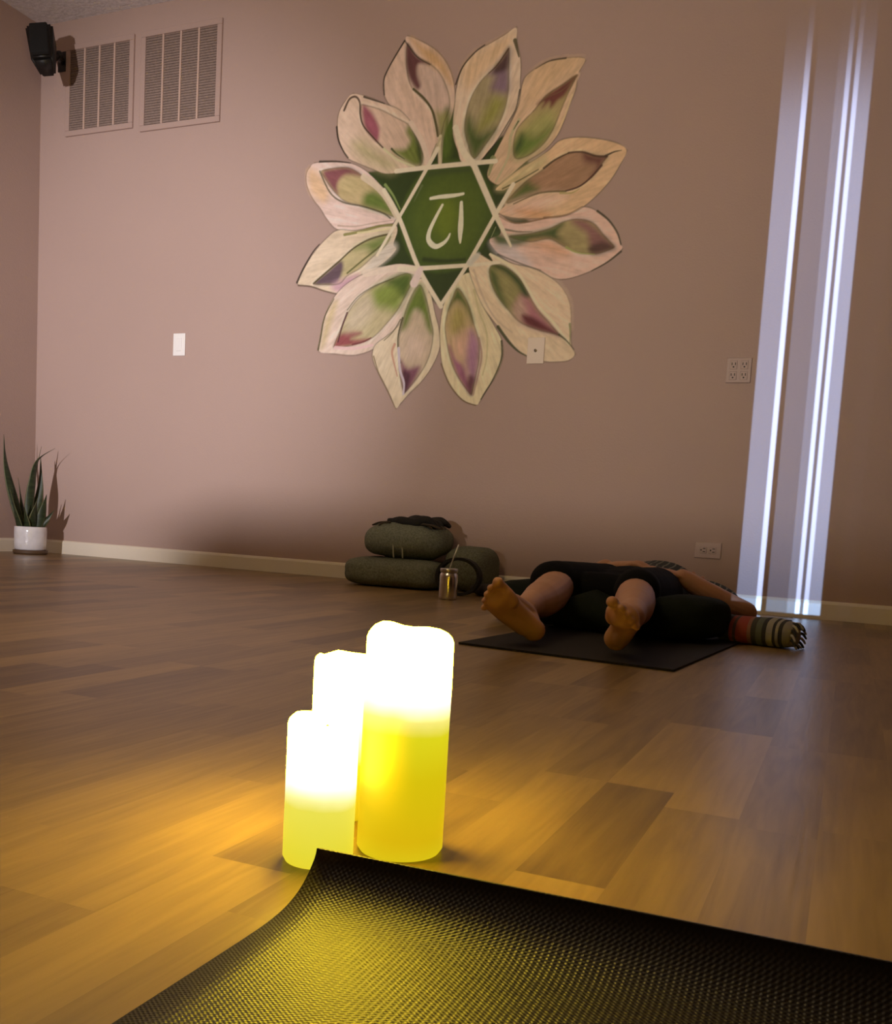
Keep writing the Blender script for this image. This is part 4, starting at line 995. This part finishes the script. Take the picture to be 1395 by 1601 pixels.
# ------------------------------------------------------------------ the person
def person():
    root = empty('person', (-0.64, 3.0, 0.0058))
    tag(root, 'barefoot person in black shorts lying face up with hands on the belly', 'person')
    O = Vector((-0.64, 3.0, 0.0058))
    def V(x, y, z): return Vector((x, y, z)) - O
    M_skin = mat('skin', (0.47, 0.235, 0.135), rough=0.55, var=.08, vscale=12, bump=.08, bscale=120)
    M_skin.node_tree.nodes['Principled BSDF'].inputs['Subsurface Weight'].default_value = 0.12
    M_skin.node_tree.nodes['Principled BSDF'].inputs['Subsurface Radius'].default_value = (0.01, 0.004, 0.002)
    bm = bmesh.new()
    # --- feet (heel, splay, plantar angle, side)
    ank = {}
    for side, heel, a, p in ((-1, (-0.690, 2.215, 0.0315), math.radians(38), math.radians(44)), (1, (-0.492, 2.185, 0.0315), math.radians(30), math.radians(56))):
        H = Vector(heel) - O
        u = Vector((side * math.sin(a), 0, math.cos(a))); T = u * math.cos(p) + Vector((0, -1, 0)) * math.sin(p)
        W = Vector((side * math.cos(a), 0, -math.sin(a)))      # towards the little toe
        Nn = T.cross(W) if T.cross(W).y > 0 or T.cross(W).z > 0 else W.cross(T)
        if Nn.y < 0: Nn = -Nn
        def q(t, w_, n): return H + T * t + W * w_ + Nn * n
        fl_ = 0.205 / 0.22
        # heel, midfoot, ball
        tube(bm, [q(0.004, 0, 0.012), q(0.05, 0.004, 0.022), q(0.10, 0.006, 0.020), q(0.145 * fl_ + .005, 0.003, 0.012)], [0.029, 0.029, 0.034, 0.036], flat=0.85, up=Nn, seg=18)
        tube(bm, [q(0.03, 0.012, 0.012), q(0.09, 0.018, 0.010), q(0.13, 0.022, 0.008)], [0.022, 0.022, 0.018], seg=14)     # outer edge
        tube(bm, [q(0.12, -0.018, 0.006), q(0.145, -0.022, 0.006)], [0.020, 0.018], seg=14)                                # ball under the big toe
        tube(bm, [q(0.125, 0.002, 0.005), q(0.14, 0.018, 0.005)], [0.017, 0.015], seg=14)
        tube(bm, [q(0.035, 0, 0.05), q(0.08, -0.004, 0.040), q(0.125, -0.004, 0.024)], [0.030, 0.026, 0.020], seg=14)        # instep
        # toes
        for w0, w1, l0, l1, r0, r1 in ((-0.026, -0.031, 0.150, 0.193, 0.0125, 0.0135), (-0.006, -0.008, 0.155, 0.192, 0.0085, 0.0092), (0.009, 0.010, 0.150, 0.183, 0.008, 0.0088), (0.022, 0.026, 0.143, 0.172, 0.0075, 0.0083), (0.034, 0.040, 0.132, 0.157, 0.0075, 0.0085)):
            tube(bm, [q(l0 - .01, w0, 0.010), q((l0 + l1) / 2, (w0 + w1) / 2, 0.011), q(l1 - 0.006, w1, 0.003)], [r0, r0 * .88, r1], seg=12)
        ank[side] = q(0.030, 0, 0.070)
        tube(bm, [q(0.018, 0, 0.025), q(0.022, 0, 0.055), ank[side]], [0.028, 0.027, 0.031], seg=16)
    Lk, Rk = V(-0.785, 2.71, 0.130), V(-0.545, 2.67, 0.128)
    Lh, Rh = V(-0.735, 3.04, 0.100), V(-0.565, 3.03, 0.100)
    for A_, K_, H_ in ((ank[-1], Lk, Lh), (ank[1], Rk, Rh)):
        mid = A_.lerp(K_, .45) + Vector((0, 0, -0.008)); up_ = A_.lerp(K_, .72) + Vector((0, 0, -0.010))
        tube(bm, [A_, A_.lerp(K_, .2), mid, up_, K_], [0.031, 0.035, 0.050, 0.055, 0.050], seg=20)
        tube(bm, [K_, K_.lerp(H_, .5), H_], [0.052, 0.064, 0.078], seg=20)
    # torso
    tube(bm, [V(-0.648, 3.00, 0.098), V(-0.645, 3.14, 0.098), V(-0.635, 3.28, 0.098), V(-0.620, 3.42, 0.102), V(-0.612, 3.50, 0.095)], [0.125, 0.125, 0.122, 0.138, 0.10], flat=0.66, seg=26)
    tube(bm, [V(-0.76, 3.49, 0.088), V(-0.612, 3.50, 0.092), V(-0.465, 3.47, 0.088)], [0.055, 0.065, 0.055], seg=18)
    # neck and head
    tube(bm, [V(-0.607, 3.50, 0.085), V(-0.600, 3.60, 0.085), V(-0.596, 3.66, 0.092)], [0.056, 0.050, 0.052], seg=16)
    HC = V(-0.592, 3.74, 0.086); HR = Matrix.Rotation(math.radians(58), 3, 'Y')
    def hp(x, y, z): return HC + HR @ Vector((x, y, z))
    ellipsoid(bm, HC, (0.070, 0.096, 0.080), HR); ellipsoid(bm, hp(0, -0.062, 0.028), (0.046, 0.048, 0.050), HR)
    tube(bm, [hp(0, 0.008, 0.078), hp(0, -0.026, 0.097)], [0.007, 0.011], seg=10)            # nose
    ellipsoid(bm, hp(0, -0.048, 0.074), (0.021, 0.008, 0.007), HR); ellipsoid(bm, hp(0, -0.080, 0.060), (0.02, 0.02, 0.018), HR)
    for s in (-1, 1):
        ellipsoid(bm, hp(s * 0.030, 0.010, 0.070), (0.014, 0.009, 0.010), HR); ellipsoid(bm, hp(s * 0.072, -0.005, 0.0), (0.010, 0.022, 0.028), HR)
    # arms
    arms = {-1: [V(-0.775, 3.48, 0.085), V(-0.850, 3.35, 0.068), V(-0.885, 3.235, 0.068), V(-0.820, 3.17, 0.125), V(-0.748, 3.13, 0.176)],
            1: [V(-0.455, 3.46, 0.085), V(-0.365, 3.35, 0.066), V(-0.298, 3.235, 0.056), V(-0.400, 3.15, 0.108), V(-0.490, 3.115, 0.162)]}
    for s, ch in arms.items():
        tube(bm, ch, [0.048, 0.042, 0.036, 0.037, 0.026], seg=16)
        wr = ch[-1]; d = Vector((-s * 0.95, -0.12, 0.06)).normalized()     # across the belly
        sd = Vector((0.1 * s, -1, -0.10)).normalized(); nn = Vector((0, 0, 1))
        tube(bm, [wr, wr + d * 0.035 + nn * .004, wr + d * 0.080 + nn * .006], [0.026, 0.036, 0.036], flat=0.42, up=nn, seg=16)
        for k, (o_, ln, r_) in enumerate(((-0.029, 0.060, .0082), (-0.010, 0.072, .0087), (0.009, 0.068, .0085), (0.027, 0.052, .0075))):
            b0 = wr + d * 0.078 - sd * o_ + nn * 0.007
            tube(bm, [b0, b0 + d * ln * .45 + nn * .006, b0 + d * ln * .8 + nn * 0.000, b0 + d * ln - nn * .008], [r_ * 1.12, r_, r_ * .92, r_ * .85], seg=10)
        tb = wr + d * 0.025 - sd * 0.026
        tube(bm, [tb, tb + d * 0.025 - sd * .018, tb + d * 0.052 - sd * .022 - nn * .004], [0.012, 0.010, 0.008], seg=10)
    body = mesh_obj('body', bm, M_skin, root); remesh(body, 0.0032, 4)
    # shorts
    M_short = mat('black_shorts', (0.006, 0.006, 0.007), rough=.9, spec=.1, bump=.3, bscale=25)
    bm = bmesh.new()
    for K_, H_, dx in ((Lk, Lh, -0.01), (Rk, Rh, 0.008)):
        e0 = K_ + (K_ - H_).normalized() * 0.028 + Vector((dx, 0, 0.002))
        tube(bm, [e0, K_ + Vector((0, 0.02, 0.002)), K_.lerp(H_, .5), H_ + Vector((0, .03, 0))], [0.063, 0.066, 0.080, 0.09], seg=24)
    tube(bm, [V(-0.70, 2.80, 0.108), V(-0.655, 2.90, 0.098), V(-0.648, 3.00, 0.098), V(-0.645, 3.12, 0.099)], [0.07, 0.12, 0.136, 0.134], flat=0.66, seg=26)
    tube(bm, [V(-0.70, 2.76, 0.128), V(-0.60, 2.75, 0.126)], [0.045, 0.045], seg=16)
    s1_ = mesh_obj('shorts', bm, M_short, root); remesh(s1_, 0.005, 4)
    # shirt
    m = bpy.data.materials.new('patterned_shirt'); m.use_nodes = True; nt = m.node_tree; N = nt.nodes.new; L = nt.links.new
    bs = nt.nodes['Principled BSDF']; bs.inputs['Roughness'].default_value = .9
    tc = N('ShaderNodeTexCoord'); wv = N('ShaderNodeTexWave'); wv.inputs['Scale'].default_value = 14; wv.inputs['Distortion'].default_value = 3; wv.inputs['Detail'].default_value = 1
    L(tc.outputs['Object'], wv.inputs['Vector']); r = N('ShaderNodeValToRGB'); r.color_ramp.elements[0].position = .80; r.color_ramp.elements[0].color = (.018, .022, .016, 1)
    r.color_ramp.elements[1].position = .93; r.color_ramp.elements[1].color = (.16, .15, .11, 1); L(wv.outputs['Fac'], r.inputs[0]); L(r.outputs[0], bs.inputs['Base Color'])
    bm = bmesh.new()
    tube(bm, [V(-0.646, 3.11, 0.100), V(-0.640, 3.20, 0.100), V(-0.633, 3.30, 0.101), V(-0.620, 3.42, 0.104), V(-0.612, 3.49, 0.097)], [0.128, 0.131, 0.132, 0.146, 0.11], flat=0.68, seg=26)
    for s, ch in arms.items():
        tube(bm, [V(-0.612, 3.49, .09), ch[0], ch[0].lerp(ch[1], .8)], [0.068, 0.058, 0.053], seg=18)
    s2_ = mesh_obj('shirt', bm, m, root); remesh(s2_, 0.005, 4)
    # hair
    bm = bmesh.new(); ellipsoid(bm, hp(0, 0.026, -0.010), (0.078, 0.090, 0.076), HR); ellipsoid(bm, hp(0, 0.03, -0.03), (0.076, 0.08, 0.05), HR)
    h_ = mesh_obj('hair', bm, mat('dark_hair', (0.02, 0.013, 0.009), .7, bump=.8, bscale=120, stretch=(1, .2, 1)), root); remesh(h_, 0.006, 2)
person()
